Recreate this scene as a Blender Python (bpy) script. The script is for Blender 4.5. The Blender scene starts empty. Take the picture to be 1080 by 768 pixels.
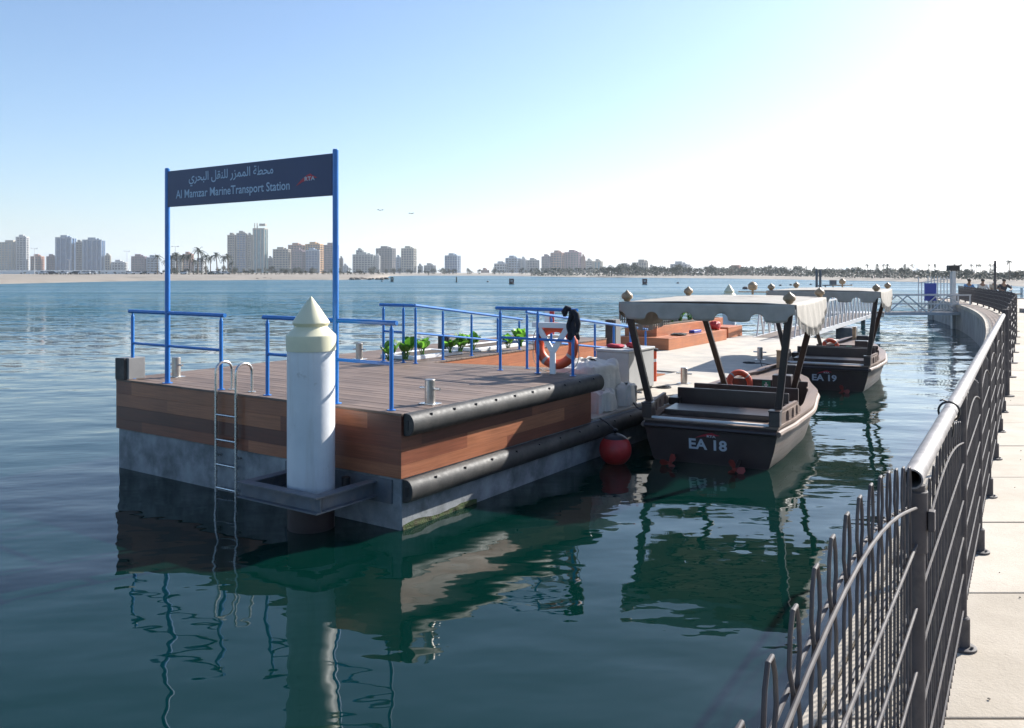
import bpy, bmesh, math, random
from mathutils import Vector, Matrix, noise as mnoise
R = math.radians
PI = math.pi
sc = bpy.context.scene
COL = sc.collection
rnd = random.Random(7)

# ------------------------------------------------------------------ camera, sky, sun, exposure
EYE = 2.84            # eye height above the water
FPX = 900.0           # focal length in pixels of the 1080 px wide photograph
HOR = 287.0           # pixel row of the horizon
cam_d = bpy.data.cameras.new('camera'); cam = bpy.data.objects.new('camera', cam_d); COL.objects.link(cam)
cam.location = (0, 0, EYE); cam.rotation_euler = (R(90), 0, 0)
cam_d.sensor_width = 36; cam_d.sensor_fit = 'HORIZONTAL'; cam_d.lens = FPX / 1080 * 36
cam_d.shift_y = -(384 - HOR) / 1080
cam_d.clip_start = .05; cam_d.clip_end = 30000
sc.camera = cam

SUN_AZ, SUN_EL = R(54), R(31)         # azimuth clockwise from +Y
w = bpy.data.worlds.new('World'); sc.world = w; w.use_nodes = True
nt = w.node_tree; nt.nodes.clear()
sky = nt.nodes.new('ShaderNodeTexSky'); sky.sky_type = 'NISHITA'; sky.sun_disc = False
sky.sun_elevation = SUN_EL; sky.sun_rotation = SUN_AZ
sky.air_density = 1.0; sky.dust_density = 1.0; sky.ozone_density = 4.5; sky.altitude = 0
bg = nt.nodes.new('ShaderNodeBackground'); bg.inputs['Strength'].default_value = .092
wo = nt.nodes.new('ShaderNodeOutputWorld')
nt.links.new(sky.outputs[0], bg.inputs[0]); nt.links.new(bg.outputs[0], wo.inputs[0])
sd = bpy.data.lights.new('sun', 'SUN'); sd.energy = 5.0; sd.angle = R(.55); sd.color = (1, .96, .90)
sun = bpy.data.objects.new('sun', sd); COL.objects.link(sun)
SDIR = Vector((math.sin(SUN_AZ) * math.cos(SUN_EL), math.cos(SUN_AZ) * math.cos(SUN_EL), math.sin(SUN_EL)))
sun.rotation_euler = SDIR.to_track_quat('Z', 'Y').to_euler()
vs = sc.view_settings
vs.view_transform = 'Standard'; vs.look = 'None'; vs.gamma = 1; vs.use_curve_mapping = False
vs.exposure = 1.05
try:
    sc.cycles.use_denoising = True
    sc.cycles.max_bounces = 6; sc.cycles.diffuse_bounces = 3; sc.cycles.glossy_bounces = 4
    sc.cycles.volume_bounces = 1; sc.cycles.caustics_reflective = False; sc.cycles.caustics_refractive = False
    sc.cycles.sample_clamp_indirect = 6
except Exception: pass

def at(px, py, z):                      # pixel of the photograph -> point on the level z
    d = FPX * (EYE - z) / (py - HOR)
    return Vector(((px - 540) / FPX * d, d, z))
def atd(px, d, z=0): return Vector(((px - 540) / FPX * d, d, z))
def zat(py, d): return EYE - (py - HOR) * d / FPX

# ------------------------------------------------------------------ mesh helpers
def srgb(r, g, b):
    f = lambda c: c / 12.92 if c <= .04045 else ((c + .055) / 1.055) ** 2.4
    return (f(r / 255), f(g / 255), f(b / 255))

class MB:
    def __init__(s): s.v = []; s.f = []
    def add(s, vs, fs):
        o = len(s.v); s.v += [tuple(v) for v in vs]; s.f += [tuple(o + i for i in f) for f in fs]; return s
    def hexa(s, p):                     # 8 points: bottom ring then top ring, counter-clockwise from above
        return s.add(p, [(3, 2, 1, 0), (4, 5, 6, 7), (0, 1, 5, 4), (1, 2, 6, 5), (2, 3, 7, 6), (3, 0, 4, 7)])
    def box(s, x0, x1, y0, y1, z0, z1):
        return s.hexa([(x0, y0, z0), (x1, y0, z0), (x1, y1, z0), (x0, y1, z0), (x0, y0, z1), (x1, y0, z1), (x1, y1, z1), (x0, y1, z1)])
    def bar(s, a, b, wx, wy=None, up=(0, 0, 1)):      # square bar between two points
        a = Vector(a); b = Vector(b); wy = wy or wx
        d = (b - a).normalized(); u = Vector(up)
        if abs(d.dot(u)) > .98: u = Vector((0, 1, 0))
        x = d.cross(u).normalized(); y = x.cross(d).normalized()
        q = []
        for c in (a, b):
            q += [c - x * wx / 2 - y * wy / 2, c + x * wx / 2 - y * wy / 2, c + x * wx / 2 + y * wy / 2, c - x * wx / 2 + y * wy / 2]
        return s.add(q, [(0, 1, 2, 3), (7, 6, 5, 4), (4, 5, 1, 0), (5, 6, 2, 1), (6, 7, 3, 2), (7, 4, 0, 3)])
    def tube(s, pts, r, n=8, caps=True, closed=False):
        pts = [Vector(p) for p in pts]; m = len(pts)
        rs = r if isinstance(r, (list, tuple)) else [r] * m
        o = len(s.v); ref = None
        for i, p in enumerate(pts):
            if closed: t = pts[(i + 1) % m] - pts[i - 1]
            else: t = pts[min(i + 1, m - 1)] - pts[max(i - 1, 0)]
            t.normalize()
            if ref is None:
                ref = Vector((0, 0, 1)) if abs(t.z) < .9 else Vector((1, 0, 0))
            x = t.cross(ref)
            if x.length < 1e-4: x = t.orthogonal()
            x.normalize(); y = x.cross(t).normalized(); ref = y
            for k in range(n):
                a = 2 * PI * k / n
                s.v.append(tuple(p + (x * math.cos(a) + y * math.sin(a)) * rs[i]))
        for i in range(m if closed else m - 1):
            j = (i + 1) % m
            for k in range(n):
                k2 = (k + 1) % n
                s.f.append((o + i * n + k, o + i * n + k2, o + j * n + k2, o + j * n + k))
        if caps and not closed:
            s.f.append(tuple(o + k for k in range(n))[::-1]); s.f.append(tuple(o + (m - 1) * n + k for k in range(n)))
        return s
    def lathe(s, prof, n=24, c=(0, 0, 0), ax=None):   # profile of (r, z) from bottom to top
        c = Vector(c); o = len(s.v); m = len(prof)
        for r, z in prof:
            for k in range(n):
                a = 2 * PI * k / n
                s.v.append((c.x + r * math.cos(a), c.y + r * math.sin(a), c.z + z))
        for i in range(m - 1):
            for k in range(n):
                k2 = (k + 1) % n
                s.f.append((o + i * n + k, o + i * n + k2, o + (i + 1) * n + k2, o + (i + 1) * n + k))
        s.f.append(tuple(o + k for k in range(n))[::-1]); s.f.append(tuple(o + (m - 1) * n + k for k in range(n)))
        return s
    def prism(s, poly, a, b):           # polygon of 3D points swept by the vector b-a (a added to all)
        a = Vector(a); b = Vector(b); n = len(poly); o = len(s.v)
        s.v += [tuple(Vector(p) + a) for p in poly] + [tuple(Vector(p) + b) for p in poly]
        s.f.append(tuple(o + i for i in range(n))); s.f.append(tuple(o + n + i for i in range(n))[::-1])
        for i in range(n):
            j = (i + 1) % n
            s.f.append((o + j, o + i, o + n + i, o + n + j))
        return s
    def grid(s, nx, ny, fn):
        o = len(s.v)
        for j in range(ny + 1):
            for i in range(nx + 1): s.v.append(tuple(fn(i / nx, j / ny)))
        for j in range(ny):
            for i in range(nx):
                q = o + j * (nx + 1) + i
                s.f.append((q, q + 1, q + nx + 2, q + nx + 1))
        return s
    def build(s, name, m, parent=None, smooth=35, bevel=0, loc=None, rotz=0, solid=0, fixn=True):
        me = bpy.data.meshes.new(name); me.from_pydata(s.v, [], s.f); me.update()
        if fixn:
            bm = bmesh.new(); bm.from_mesh(me); bmesh.ops.recalc_face_normals(bm, faces=bm.faces); bm.to_mesh(me); bm.free()
        if smooth:
            me.shade_smooth()
            try: me.set_sharp_from_angle(angle=R(smooth))
            except Exception: pass
        if m: me.materials.append(m)
        o = bpy.data.objects.new(name, me); COL.objects.link(o)
        if parent: o.parent = parent
        if loc is not None: o.location = loc
        if rotz: o.rotation_euler = (0, 0, rotz)
        if solid:
            md = o.modifiers.new('thick', 'SOLIDIFY'); md.thickness = solid; md.offset = 0
        if bevel:
            md = o.modifiers.new('edge', 'BEVEL'); md.width = bevel; md.segments = 2; md.limit_method = 'ANGLE'; md.angle_limit = R(40)
        return o

def tag(o, label=None, cat=None, group=None, kind=None):
    if label: o['label'] = label
    if cat: o['category'] = cat
    if group: o['group'] = group
    if kind: o['kind'] = kind
    return o
def thing(name, label, cat, loc=(0, 0, 0), rotz=0, group=None):
    o = bpy.data.objects.new(name, None); COL.objects.link(o); o.empty_display_size = .2
    o.location = loc; o.rotation_euler = (0, 0, rotz)
    return tag(o, label, cat, group)
def dup(root, loc, rotz=0, label=None, scale=None, group=None, skip=()):
    r = root.copy(); COL.objects.link(r); r.location = loc; r.rotation_euler = (0, 0, rotz)
    if scale is not None: r.scale = (scale,) * 3 if isinstance(scale, (int, float)) else scale
    if label: r['label'] = label
    if group: r['group'] = group
    for ch in list(root.children):
        if ch.name.split('.')[0] in skip: continue
        c = ch.copy(); COL.objects.link(c); c.parent = r
        for g in ch.children:
            e = g.copy(); COL.objects.link(e); e.parent = c
    return r

_dg = None
def text_mesh(body, x0, x1, z0, z1, y, ext=.002, bold=.0):   # lettering in the local XZ plane, facing -Y, fitted to a box
    cu = bpy.data.curves.new('lettering', 'FONT'); cu.body = body; cu.extrude = 0; cu.offset = bold; cu.resolution_u = 3
    o = bpy.data.objects.new('lettering', cu); COL.objects.link(o)
    dg = bpy.context.evaluated_depsgraph_get()
    me = bpy.data.meshes.new_from_object(o.evaluated_get(dg))
    bpy.data.objects.remove(o); bpy.data.curves.remove(cu)
    vs_ = [v.co.copy() for v in me.vertices]; fs = [tuple(p.vertices) for p in me.polygons]
    bpy.data.meshes.remove(me)
    a0 = min(v.x for v in vs_); a1 = max(v.x for v in vs_); b0 = min(v.y for v in vs_); b1 = max(v.y for v in vs_)
    m = MB()
    m.add([(x0 + (v.x - a0) / (a1 - a0) * (x1 - x0), y, z0 + (v.y - b0) / (b1 - b0) * (z1 - z0)) for v in vs_], fs)
    return m

# ------------------------------------------------------------------ material helpers
def newmat(name):
    m = bpy.data.materials.new(name); m.use_nodes = True
    n = m.node_tree; b = n.nodes['Principled BSDF']
    return m, n, b
def nnode(n, t, **k):
    x = n.nodes.new(t)
    for a, v in k.items(): setattr(x, a, v)
    return x
def coords(n, scale=(1, 1, 1), out='Object'):
    tc = nnode(n, 'ShaderNodeTexCoord'); mp = nnode(n, 'ShaderNodeMapping'); mp.inputs['Scale'].default_value = scale
    n.links.new(tc.outputs[out], mp.inputs[0]); return mp.outputs[0]
def mathn(n, op, a, b=None):
    x = nnode(n, 'ShaderNodeMath', operation=op)
    for i, q in enumerate((a, b)):
        if q is None: continue
        if isinstance(q, (int, float)): x.inputs[i].default_value = q
        else: n.links.new(q, x.inputs[i])
    return x.outputs[0]
def mixc(n, fac, a, b, blend='MIX'):
    x = nnode(n, 'ShaderNodeMix', data_type='RGBA', blend_type=blend)
    for i, q in ((0, fac), (6, a), (7, b)):
        if isinstance(q, (int, float)): x.inputs[i].default_value = q
        elif isinstance(q, tuple): x.inputs[i].default_value = (*q, 1) if len(q) == 3 else q
        else: n.links.new(q, x.inputs[i])
    return x.outputs[2]
def ramp(n, fac, stops):
    x = nnode(n, 'ShaderNodeValToRGB'); cr = x.color_ramp
    while len(cr.elements) > len(stops): cr.elements.remove(cr.elements[-1])
    while len(cr.elements) < len(stops): cr.elements.new(.5)
    for e, (p, c) in zip(cr.elements, stops): e.position = p; e.color = (*c, 1)
    n.links.new(fac, x.inputs[0]); return x.outputs[0]
def tnoise(n, vec, scale, detail=3, rough=.5):
    x = nnode(n, 'ShaderNodeTexNoise'); x.inputs['Scale'].default_value = scale; x.inputs['Detail'].default_value = detail
    x.inputs['Roughness'].default_value = rough; n.links.new(vec, x.inputs['Vector']); return x.outputs[0]
def bump(n, b, h, dist, strength=1.0):
    x = nnode(n, 'ShaderNodeBump'); x.inputs['Distance'].default_value = dist; x.inputs['Strength'].default_value = strength
    n.links.new(h, x.inputs['Height']); n.links.new(x.outputs[0], b.inputs['Normal'])
def pm(name, c, var=.25, scale=6, rough=.5, rvar=.15, metal=0, bumpd=0, bscale=None, dirt=None, dscale=2.5, stretch=(1, 1, 1), spec=None, coat=0):
    m, n, b = newmat(name)
    v = coords(n, stretch)
    f = tnoise(n, v, scale, 5, .6)
    lo = tuple(x * (1 - var) for x in c); hi = tuple(min(1, x * (1 + var)) for x in c)
    colr = ramp(n, f, [(.3, lo), (.7, hi)])
    if dirt:
        g = tnoise(n, v, dscale, 6, .65)
        fac = ramp(n, g, [(.48, (0, 0, 0)), (.72, (1, 1, 1))])
        colr = mixc(n, fac, colr, dirt)
    n.links.new(colr, b.inputs['Base Color'])
    rr = mathn(n, 'ADD', mathn(n, 'MULTIPLY', tnoise(n, v, scale * 2.3, 4), rvar * 2), rough - rvar)
    n.links.new(rr, b.inputs['Roughness'])
    b.inputs['Metallic'].default_value = metal
    if spec is not None: b.inputs['Specular IOR Level'].default_value = spec
    if coat: b.inputs['Coat Weight'].default_value = coat; b.inputs['Coat Roughness'].default_value = .12
    if bumpd: bump(n, b, tnoise(n, v, bscale or scale * 4, 5, .6), bumpd)
    return m
def wood(name, cols, width=.18, seg=2.2, axis='z', rough=.4, grain=.35, gap=0, bumpd=.001):
    """planks: each course gets its own tone, the grain runs along the plank"""
    m, n, b = newmat(name)
    tc = nnode(n, 'ShaderNodeTexCoord'); sp = nnode(n, 'ShaderNodeSeparateXYZ'); n.links.new(tc.outputs['Object'], sp.inputs[0])
    X, Y, Z = sp.outputs
    if axis == 'z': across, along = Z, mathn(n, 'ADD', X, Y)
    elif axis == 'y': across, along = Y, X
    else: across, along = X, Y
    row = mathn(n, 'FLOOR', mathn(n, 'DIVIDE', across, width))
    sgi = mathn(n, 'FLOOR', mathn(n, 'DIVIDE', mathn(n, 'ADD', along, mathn(n, 'MULTIPLY', row, seg * .37)), seg))
    cb = nnode(n, 'ShaderNodeCombineXYZ'); n.links.new(row, cb.inputs[0]); n.links.new(sgi, cb.inputs[1])
    wn = nnode(n, 'ShaderNodeTexWhiteNoise', noise_dimensions='3D'); n.links.new(cb.outputs[0], wn.inputs['Vector'])
    k = len(cols) - 1
    base = ramp(n, wn.outputs['Value'], [(i / k, c) for i, c in enumerate(cols)])
    cg = nnode(n, 'ShaderNodeCombineXYZ')
    n.links.new(mathn(n, 'MULTIPLY', along, 1.3), cg.inputs[0]); n.links.new(mathn(n, 'MULTIPLY', across, 38), cg.inputs[1])
    n.links.new(mathn(n, 'MULTIPLY', wn.outputs['Value'], 20), cg.inputs[2])
    g = tnoise(n, cg.outputs[0], 1.6, 5, .65)
    gr = ramp(n, g, [(.25, (1 - grain,) * 3), (.75, (1 + grain * .4,) * 3)])
    colr = mixc(n, 1.0, base, gr, 'MULTIPLY')
    big = tnoise(n, coords(n), 1.1, 4, .6)
    colr = mixc(n, 1.0, colr, ramp(n, big, [(.3, (.78, .78, .8)), (.7, (1.1, 1.08, 1.05))]), 'MULTIPLY')
    n.links.new(colr, b.inputs['Base Color'])
    n.links.new(mathn(n, 'ADD', mathn(n, 'MULTIPLY', g, .3), rough - .15), b.inputs['Roughness'])
    h = g
    if gap:
        fr = mathn(n, 'FRACT', mathn(n, 'DIVIDE', across, width))
        e = mathn(n, 'LESS_THAN', mathn(n, 'ABSOLUTE', mathn(n, 'SUBTRACT', fr, .5)), .5 - gap / width)
        h = mathn(n, 'ADD', mathn(n, 'MULTIPLY', g, .25), mathn(n, 'MULTIPLY', e, 2.5))
    bump(n, b, h, bumpd)
    return m

M = {}
M['mahogany'] = wood('mahogany', [(.13, .042, .027), (.27, .092, .048), (.42, .165, .082), (.20, .066, .039), (.47, .21, .105)], .18, 2.3, 'z', .36, .4, .004, .0015)
M['planter_wood'] = wood('planter_wood', [(.42, .135, .055), (.56, .20, .08), (.48, .165, .07)], .15, 2.0, 'z', .5, .3, .004, .0012)
M['deck'] = wood('deck_wood', [(.145, .10, .075), (.19, .132, .10), (.235, .168, .13), (.165, .115, .088)], .145, 2.4, 'y', .62, .35, 0, .001)
M['ramp'] = wood('ramp_wood', [(.15, .11, .085), (.2, .15, .115)], .145, 2, 'y', .65, .3, 0, .001)
M['concrete'] = pm('float_concrete', (.25, .265, .275), .35, 3, .8, .1, bumpd=.004, bscale=30, dirt=(.09, .10, .105), dscale=2.2)
M['pontoon'] = pm('pontoon_concrete', (.46, .41, .34), .14, 2, .85, .08, bumpd=.002, bscale=40, dirt=(.33, .31, .28), dscale=.9)
M['slab'] = pm('promenade_concrete', (.47, .42, .35), .10, 1.3, .85, .08, bumpd=.002, bscale=60, dirt=(.37, .34, .30), dscale=1.1)
def slabmat():
    m, n, b = newmat('promenade_slabs')
    v = coords(n); g = nnode(n, 'ShaderNodeNewGeometry')
    c = ramp(n, g.outputs['Random Per Island'], [(0, (.39, .335, .265)), (.5, (.45, .39, .312)), (1, (.49, .43, .35))])
    c = mixc(n, 1, c, ramp(n, tnoise(n, v, 1.6, 7, .7), [(.3, (.80, .79, .77)), (.6, (1.02, 1.02, 1.02))]), 'MULTIPLY')
    c = mixc(n, ramp(n, tnoise(n, v, 34, 4, .7), [(.68, (0, 0, 0)), (.74, (.7, .7, .7))]), c, (.17, .145, .115))
    c = mixc(n, ramp(n, tnoise(n, v, .7, 5, .6), [(.55, (0, 0, 0)), (.72, (.5, .5, .5))]), c, (.30, .265, .215))
    n.links.new(c, b.inputs['Base Color']); b.inputs['Roughness'].default_value = .88
    bump(n, b, tnoise(n, v, 55, 5, .7), .003); return m
M['slab'] = slabmat()
M['joint'] = pm('joint_sand', (.17, .15, .12), .2, 20, .95, .03)
M['quay'] = pm('quay_concrete', (.30, .28, .26), .25, 1.2, .85, .08, bumpd=.004, bscale=18, dirt=(.16, .16, .14), dscale=.8)
M['blue'] = pm('blue_paint', (.012, .16, .50), .12, 8, .32, .08, coat=.3)
M['navy'] = pm('navy_panel', (.013, .027, .10), .06, 2, .38, .05)
M['steel'] = pm('stainless', (.56, .55, .53), .12, 14, .28, .1, metal=1)
M['brushed'] = pm('brushed_steel', (.45, .42, .39), .15, 18, .38, .1, metal=1)
M['frame_steel'] = pm('painted_frame_steel', (.10, .115, .135), .2, 6, .45, .1, dirt=(.16, .15, .15), dscale=5)
M['rubber'] = pm('fender_rubber', (.028, .027, .026), .3, 7, .62, .12, bumpd=.002, bscale=50, dirt=(.075, .068, .06), dscale=3)
M['black'] = pm('black_plastic', (.012, .012, .014), .2, 10, .45, .1)
def pilemat():
    m, n, b = newmat('pile_white_paint')
    v = coords(n); vs_ = coords(n, (7, 7, .55))
    c = ramp(n, tnoise(n, v, 2.5, 5), [(.3, (.60, .62, .64)), (.7, (.74, .75, .76))])
    c = mixc(n, ramp(n, tnoise(n, vs_, 1.6, 5, .65), [(.52, (0, 0, 0)), (.78, (.4, .4, .4))]), c, (.45, .42, .37))
    c = mixc(n, ramp(n, tnoise(n, v, 9, 6, .7), [(.62, (0, 0, 0)), (.70, (.6, .6, .6))]), c, (.46, .45, .43))
    sp = nnode(n, 'ShaderNodeSeparateXYZ'); n.links.new(v, sp.inputs[0])
    t = mathn(n, 'SUBTRACT', .62, mathn(n, 'ADD', sp.outputs[2], mathn(n, 'MULTIPLY', tnoise(n, vs_, 2, 4), .28)))
    c = mixc(n, ramp(n, mathn(n, 'MULTIPLY', t, 5), [(0, (0, 0, 0)), (1, (.55, .55, .55))]), c, (.30, .29, .26))
    n.links.new(c, b.inputs['Base Color']); b.inputs['Roughness'].default_value = .45
    bump(n, b, tnoise(n, v, 14, 5), .002); return m
M['pile'] = pilemat()
M['cream'] = pm('cap_cream_paint', (.70, .66, .46), .06, 3, .45, .08)
M['rust'] = pm('wet_rust', (.022, .012, .012), .4, 5, .5, .15)
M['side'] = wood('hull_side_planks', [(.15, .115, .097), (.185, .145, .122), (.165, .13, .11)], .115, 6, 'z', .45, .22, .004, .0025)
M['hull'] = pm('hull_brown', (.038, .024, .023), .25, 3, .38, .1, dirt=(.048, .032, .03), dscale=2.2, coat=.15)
M['hullwood'] = wood('gunwale_wood', [(.22, .155, .12), (.28, .20, .155), (.18, .125, .10)], .12, 1.7, 'x', .5, .3, 0, .001)
M['boatpost'] = pm('dark_post_wood', (.030, .020, .018), .3, 9, .42, .1, stretch=(6, 6, .6))
M['knob'] = pm('turned_knob_wood', (.34, .23, .13), .25, 12, .45, .1)
M['red'] = pm('red_paint', (.45, .025, .025), .15, 8, .42, .1)
M['propred'] = pm('propeller_red', (.26, .035, .025), .25, 10, .55, .1)
M['ring'] = pm('ring_orange', (.62, .085, .03), .12, 6, .5, .1)
M['white'] = pm('white_plastic', (.78, .78, .77), .05, 5, .4, .08)
M['sack'] = pm('white_sheet', (.60, .565, .51), .10, 5, .6, .1, bumpd=.012, bscale=9)
M['greybox'] = pm('grey_box_paint', (.40, .40, .39), .08, 2.5, .6, .1, dirt=(.31, .31, .30), dscale=2)
M['postgrey'] = pm('post_grey_paint', (.22, .215, .21), .1, 4, .6, .1)
M['rope'] = pm('rope', (.45, .40, .32), .2, 40, .9, .05)
M['darkrope'] = pm('dark_rope', (.04, .04, .04), .3, 40, .9, .05)
M['fence'] = pm('fence_grey_metal', (.070, .062, .064), .18, 9, .68, .08, dirt=(.13, .115, .105), dscale=10, spec=.3)
M['railpipe'] = pm('weathered_pipe', (.20, .185, .18), .3, 14, .60, .12, metal=.1, dirt=(.13, .12, .12), dscale=9)
M['letter'] = pm('pale_lettering', (.46, .56, .68), .04, 4, .5, .05)
M['hletter'] = pm('hull_lettering', (.55, .60, .64), .05, 4, .5, .05)
M['logo'] = pm('red_logo', (.48, .03, .05), .05, 4, .5, .05)
M['soil'] = pm('soil', (.07, .05, .035), .4, 20, .95, .04)
M['gangway'] = pm('gangway_aluminium', (.55, .55, .55), .1, 6, .5, .1, metal=.1)
M['cloth_dark'] = pm('dark_cloth', (.012, .014, .022), .25, 9, .9, .05)
M['cloth_red'] = pm('red_cloth', (.42, .03, .05), .25, 9, .85, .05)
M['green'] = pm('green_sign', (.015, .19, .10), .05, 5, .5, .05)
M['bluebox'] = pm('blue_plastic', (.02, .05, .32), .08, 5, .45, .08)

def canvas():
    m, n, b = newmat('canopy_canvas')
    v = coords(n); f = tnoise(n, v, 5, 5)
    c = ramp(n, f, [(.3, (.42, .385, .335)), (.7, (.54, .50, .44))])
    n.links.new(c, b.inputs['Base Color']); b.inputs['Roughness'].default_value = .85
    tr = nnode(n, 'ShaderNodeBsdfTranslucent'); n.links.new(c, tr.inputs[0])
    mx = nnode(n, 'ShaderNodeMixShader'); mx.inputs[0].default_value = .22
    n.links.new(b.outputs[0], mx.inputs[1]); n.links.new(tr.outputs[0], mx.inputs[2])
    n.links.new(mx.outputs[0], n.nodes['Material Output'].inputs[0])
    bump(n, b, tnoise(n, v, 7, 4), .01)
    return m
M['canvas'] = canvas()
def leafmat(name, a, bcol, tr_=.35, rough=.45):
    m, n, b = newmat(name)
    oi = nnode(n, 'ShaderNodeNewGeometry'); c = ramp(n, oi.outputs['Random Per Island'], [(0, a), (1, bcol)])
    n.links.new(c, b.inputs['Base Color']); b.inputs['Roughness'].default_value = rough
    tr = nnode(n, 'ShaderNodeBsdfTranslucent'); n.links.new(mixc(n, 1, c, (1.3, 1.6, .7), 'MULTIPLY'), tr.inputs[0])
    mx = nnode(n, 'ShaderNodeMixShader'); mx.inputs[0].default_value = tr_
    n.links.new(b.outputs[0], mx.inputs[1]); n.links.new(tr.outputs[0], mx.inputs[2])
    n.links.new(mx.outputs[0], n.nodes['Material Output'].inputs[0])
    return m
M['leaf'] = leafmat('broad_leaf', (.07, .17, .035), (.17, .32, .07), .5)
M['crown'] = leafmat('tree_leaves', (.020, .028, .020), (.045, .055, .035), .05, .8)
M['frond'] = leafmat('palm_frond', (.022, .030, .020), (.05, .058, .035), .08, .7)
M['trunk'] = pm('bark', (.13, .10, .075), .3, 3, .9, .05)

def water():
    m, n, b = newmat('sea_water')
    tc = nnode(n, 'ShaderNodeTexCoord'); v = tc.outputs['Object']
    sp = nnode(n, 'ShaderNodeSeparateXYZ'); n.links.new(v, sp.inputs[0])
    # sheltered water round the landing stage, choppier out in the open lagoon
    def mapr(val, a, c): 
        x = nnode(n, 'ShaderNodeMapRange', interpolation_type='SMOOTHSTEP'); x.inputs[1].default_value = a; x.inputs[2].default_value = c
        n.links.new(val, x.inputs[0]); return x.outputs[0]
    dx = mathn(n, 'SUBTRACT', sp.outputs[0], 2.0); dy = mathn(n, 'SUBTRACT', sp.outputs[1], 8.0)
    rr = mathn(n, 'SQRT', mathn(n, 'ADD', mathn(n, 'MULTIPLY', dx, dx), mathn(n, 'MULTIPLY', dy, dy)))
    openw = mapr(rr, 7.0, 34.0)
    lee = mapr(mathn(n, 'SUBTRACT', mathn(n, 'MULTIPLY', sp.outputs[1], .72), sp.outputs[0]), -14, 10)   # basin between quay and pontoon stays calm
    openw = mathn(n, 'MULTIPLY', openw, mathn(n, 'ADD', mathn(n, 'MULTIPLY', lee, .75), .25))
    far = mathn(n, 'MULTIPLY', mapr(rr, 9.0, 60.0), mathn(n, 'ADD', mathn(n, 'MULTIPLY', lee, .7), .3))
    def wv(sx, sy, rot, scale, det, rough=.5):
        mp = nnode(n, 'ShaderNodeMapping'); mp.inputs['Scale'].default_value = (sx, sy, 1); mp.inputs['Rotation'].default_value = (0, 0, R(rot))
        n.links.new(v, mp.inputs[0]); return tnoise(n, mp.outputs[0], scale, det, rough)
    h = mathn(n, 'MULTIPLY', wv(.55, 1.0, 18, .75, 1.5), .045)
    h = mathn(n, 'ADD', h, mathn(n, 'MULTIPLY', wv(.6, 1.0, -22, 2.1, 2), .010))
    patch = ramp(n, wv(.25, 1, 5, .12, 3), [(.42, (0, 0, 0)), (.62, (1, 1, 1))])
    h = mathn(n, 'ADD', h, mathn(n, 'MULTIPLY', mathn(n, 'MULTIPLY', wv(.7, 1.2, 8, 5.5, 2), patch), .0025))
    chop = mathn(n, 'ADD', mathn(n, 'MULTIPLY', wv(.35, 1.0, 10, 1.5, 4, .6), .17), mathn(n, 'MULTIPLY', wv(.6, 1.0, -14, 4.5, 3, .6), .035))
    h = mathn(n, 'MULTIPLY', h, mathn(n, 'SUBTRACT', 1.0, mathn(n, 'MULTIPLY', mapr(rr, 22.0, 60.0), .97)))
    h = mathn(n, 'ADD', h, mathn(n, 'MULTIPLY', mathn(n, 'MULTIPLY', mathn(n, 'MULTIPLY', chop, openw), .11), mathn(n, 'SUBTRACT', 1.0, mapr(rr, 35.0, 80.0))))
    bn = nnode(n, 'ShaderNodeBump'); bn.inputs['Distance'].default_value = 1; bn.inputs['Strength'].default_value = 1; n.links.new(h, bn.inputs['Height'])
    def slope(sx, sy, rot, scale, amp):          # wave slopes that stay true at any distance
        mp = nnode(n, 'ShaderNodeMapping'); mp.inputs['Scale'].default_value = (sx, sy, 1); mp.inputs['Rotation'].default_value = (0, 0, R(rot))
        n.links.new(v, mp.inputs[0]); x = nnode(n, 'ShaderNodeTexNoise'); x.inputs['Scale'].default_value = scale; x.inputs['Detail'].default_value = 2
        n.links.new(mp.outputs[0], x.inputs['Vector'])
        a = nnode(n, 'ShaderNodeVectorMath', operation='SUBTRACT'); n.links.new(x.outputs['Color'], a.inputs[0]); a.inputs[1].default_value = (.5, .5, .5)
        c = nnode(n, 'ShaderNodeVectorMath', operation='MULTIPLY'); n.links.new(a.outputs[0], c.inputs[0]); c.inputs[1].default_value = (amp * .6, amp, 0)
        return c.outputs[0]
    gust = ramp(n, wv(.12, 1, 4, .05, 4, .6), [(.35, (.55, .55, .55)), (.65, (1.15, 1.15, 1.15))])
    def vadd(a, c):
        x = nnode(n, 'ShaderNodeVectorMath', operation='ADD'); n.links.new(a, x.inputs[0]); n.links.new(c, x.inputs[1]); return x.outputs[0]
    sl = vadd(slope(.4, 1, 8, .9, 1.25), slope(.6, 1, -14, 3.2, 1.0))
    sc_ = nnode(n, 'ShaderNodeVectorMath', operation='SCALE'); n.links.new(sl, sc_.inputs[0]); n.links.new(mathn(n, 'MULTIPLY', far, gust), sc_.inputs['Scale'])
    nm = nnode(n, 'ShaderNodeVectorMath', operation='NORMALIZE'); n.links.new(vadd(bn.outputs[0], sc_.outputs[0]), nm.inputs[0])
    # deep green basin by the jetty, pale blue shallows over sand out in the lagoon
    n.nodes.remove(b)
    df = nnode(n, 'ShaderNodeBsdfDiffuse'); gl = nnode(n, 'ShaderNodeBsdfGlossy'); fr = nnode(n, 'ShaderNodeFresnel'); mx = nnode(n, 'ShaderNodeMixShader')
    fr.inputs['IOR'].default_value = 1.333
    n.links.new(mixc(n, mapr(rr, 9.0, 60.0), (.0007, .0160, .0125), (.003, .066, .098)), df.inputs['Color'])
    n.links.new(mathn(n, 'ADD', mathn(n, 'MULTIPLY', mapr(rr, 25.0, 150.0), .16), .02), gl.inputs['Roughness'])
    gl.inputs['Color'].default_value = (1, 1, 1, 1)
    n.links.new(nm.outputs[0], gl.inputs['Normal']); n.links.new(nm.outputs[0], fr.inputs['Normal'])
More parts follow.
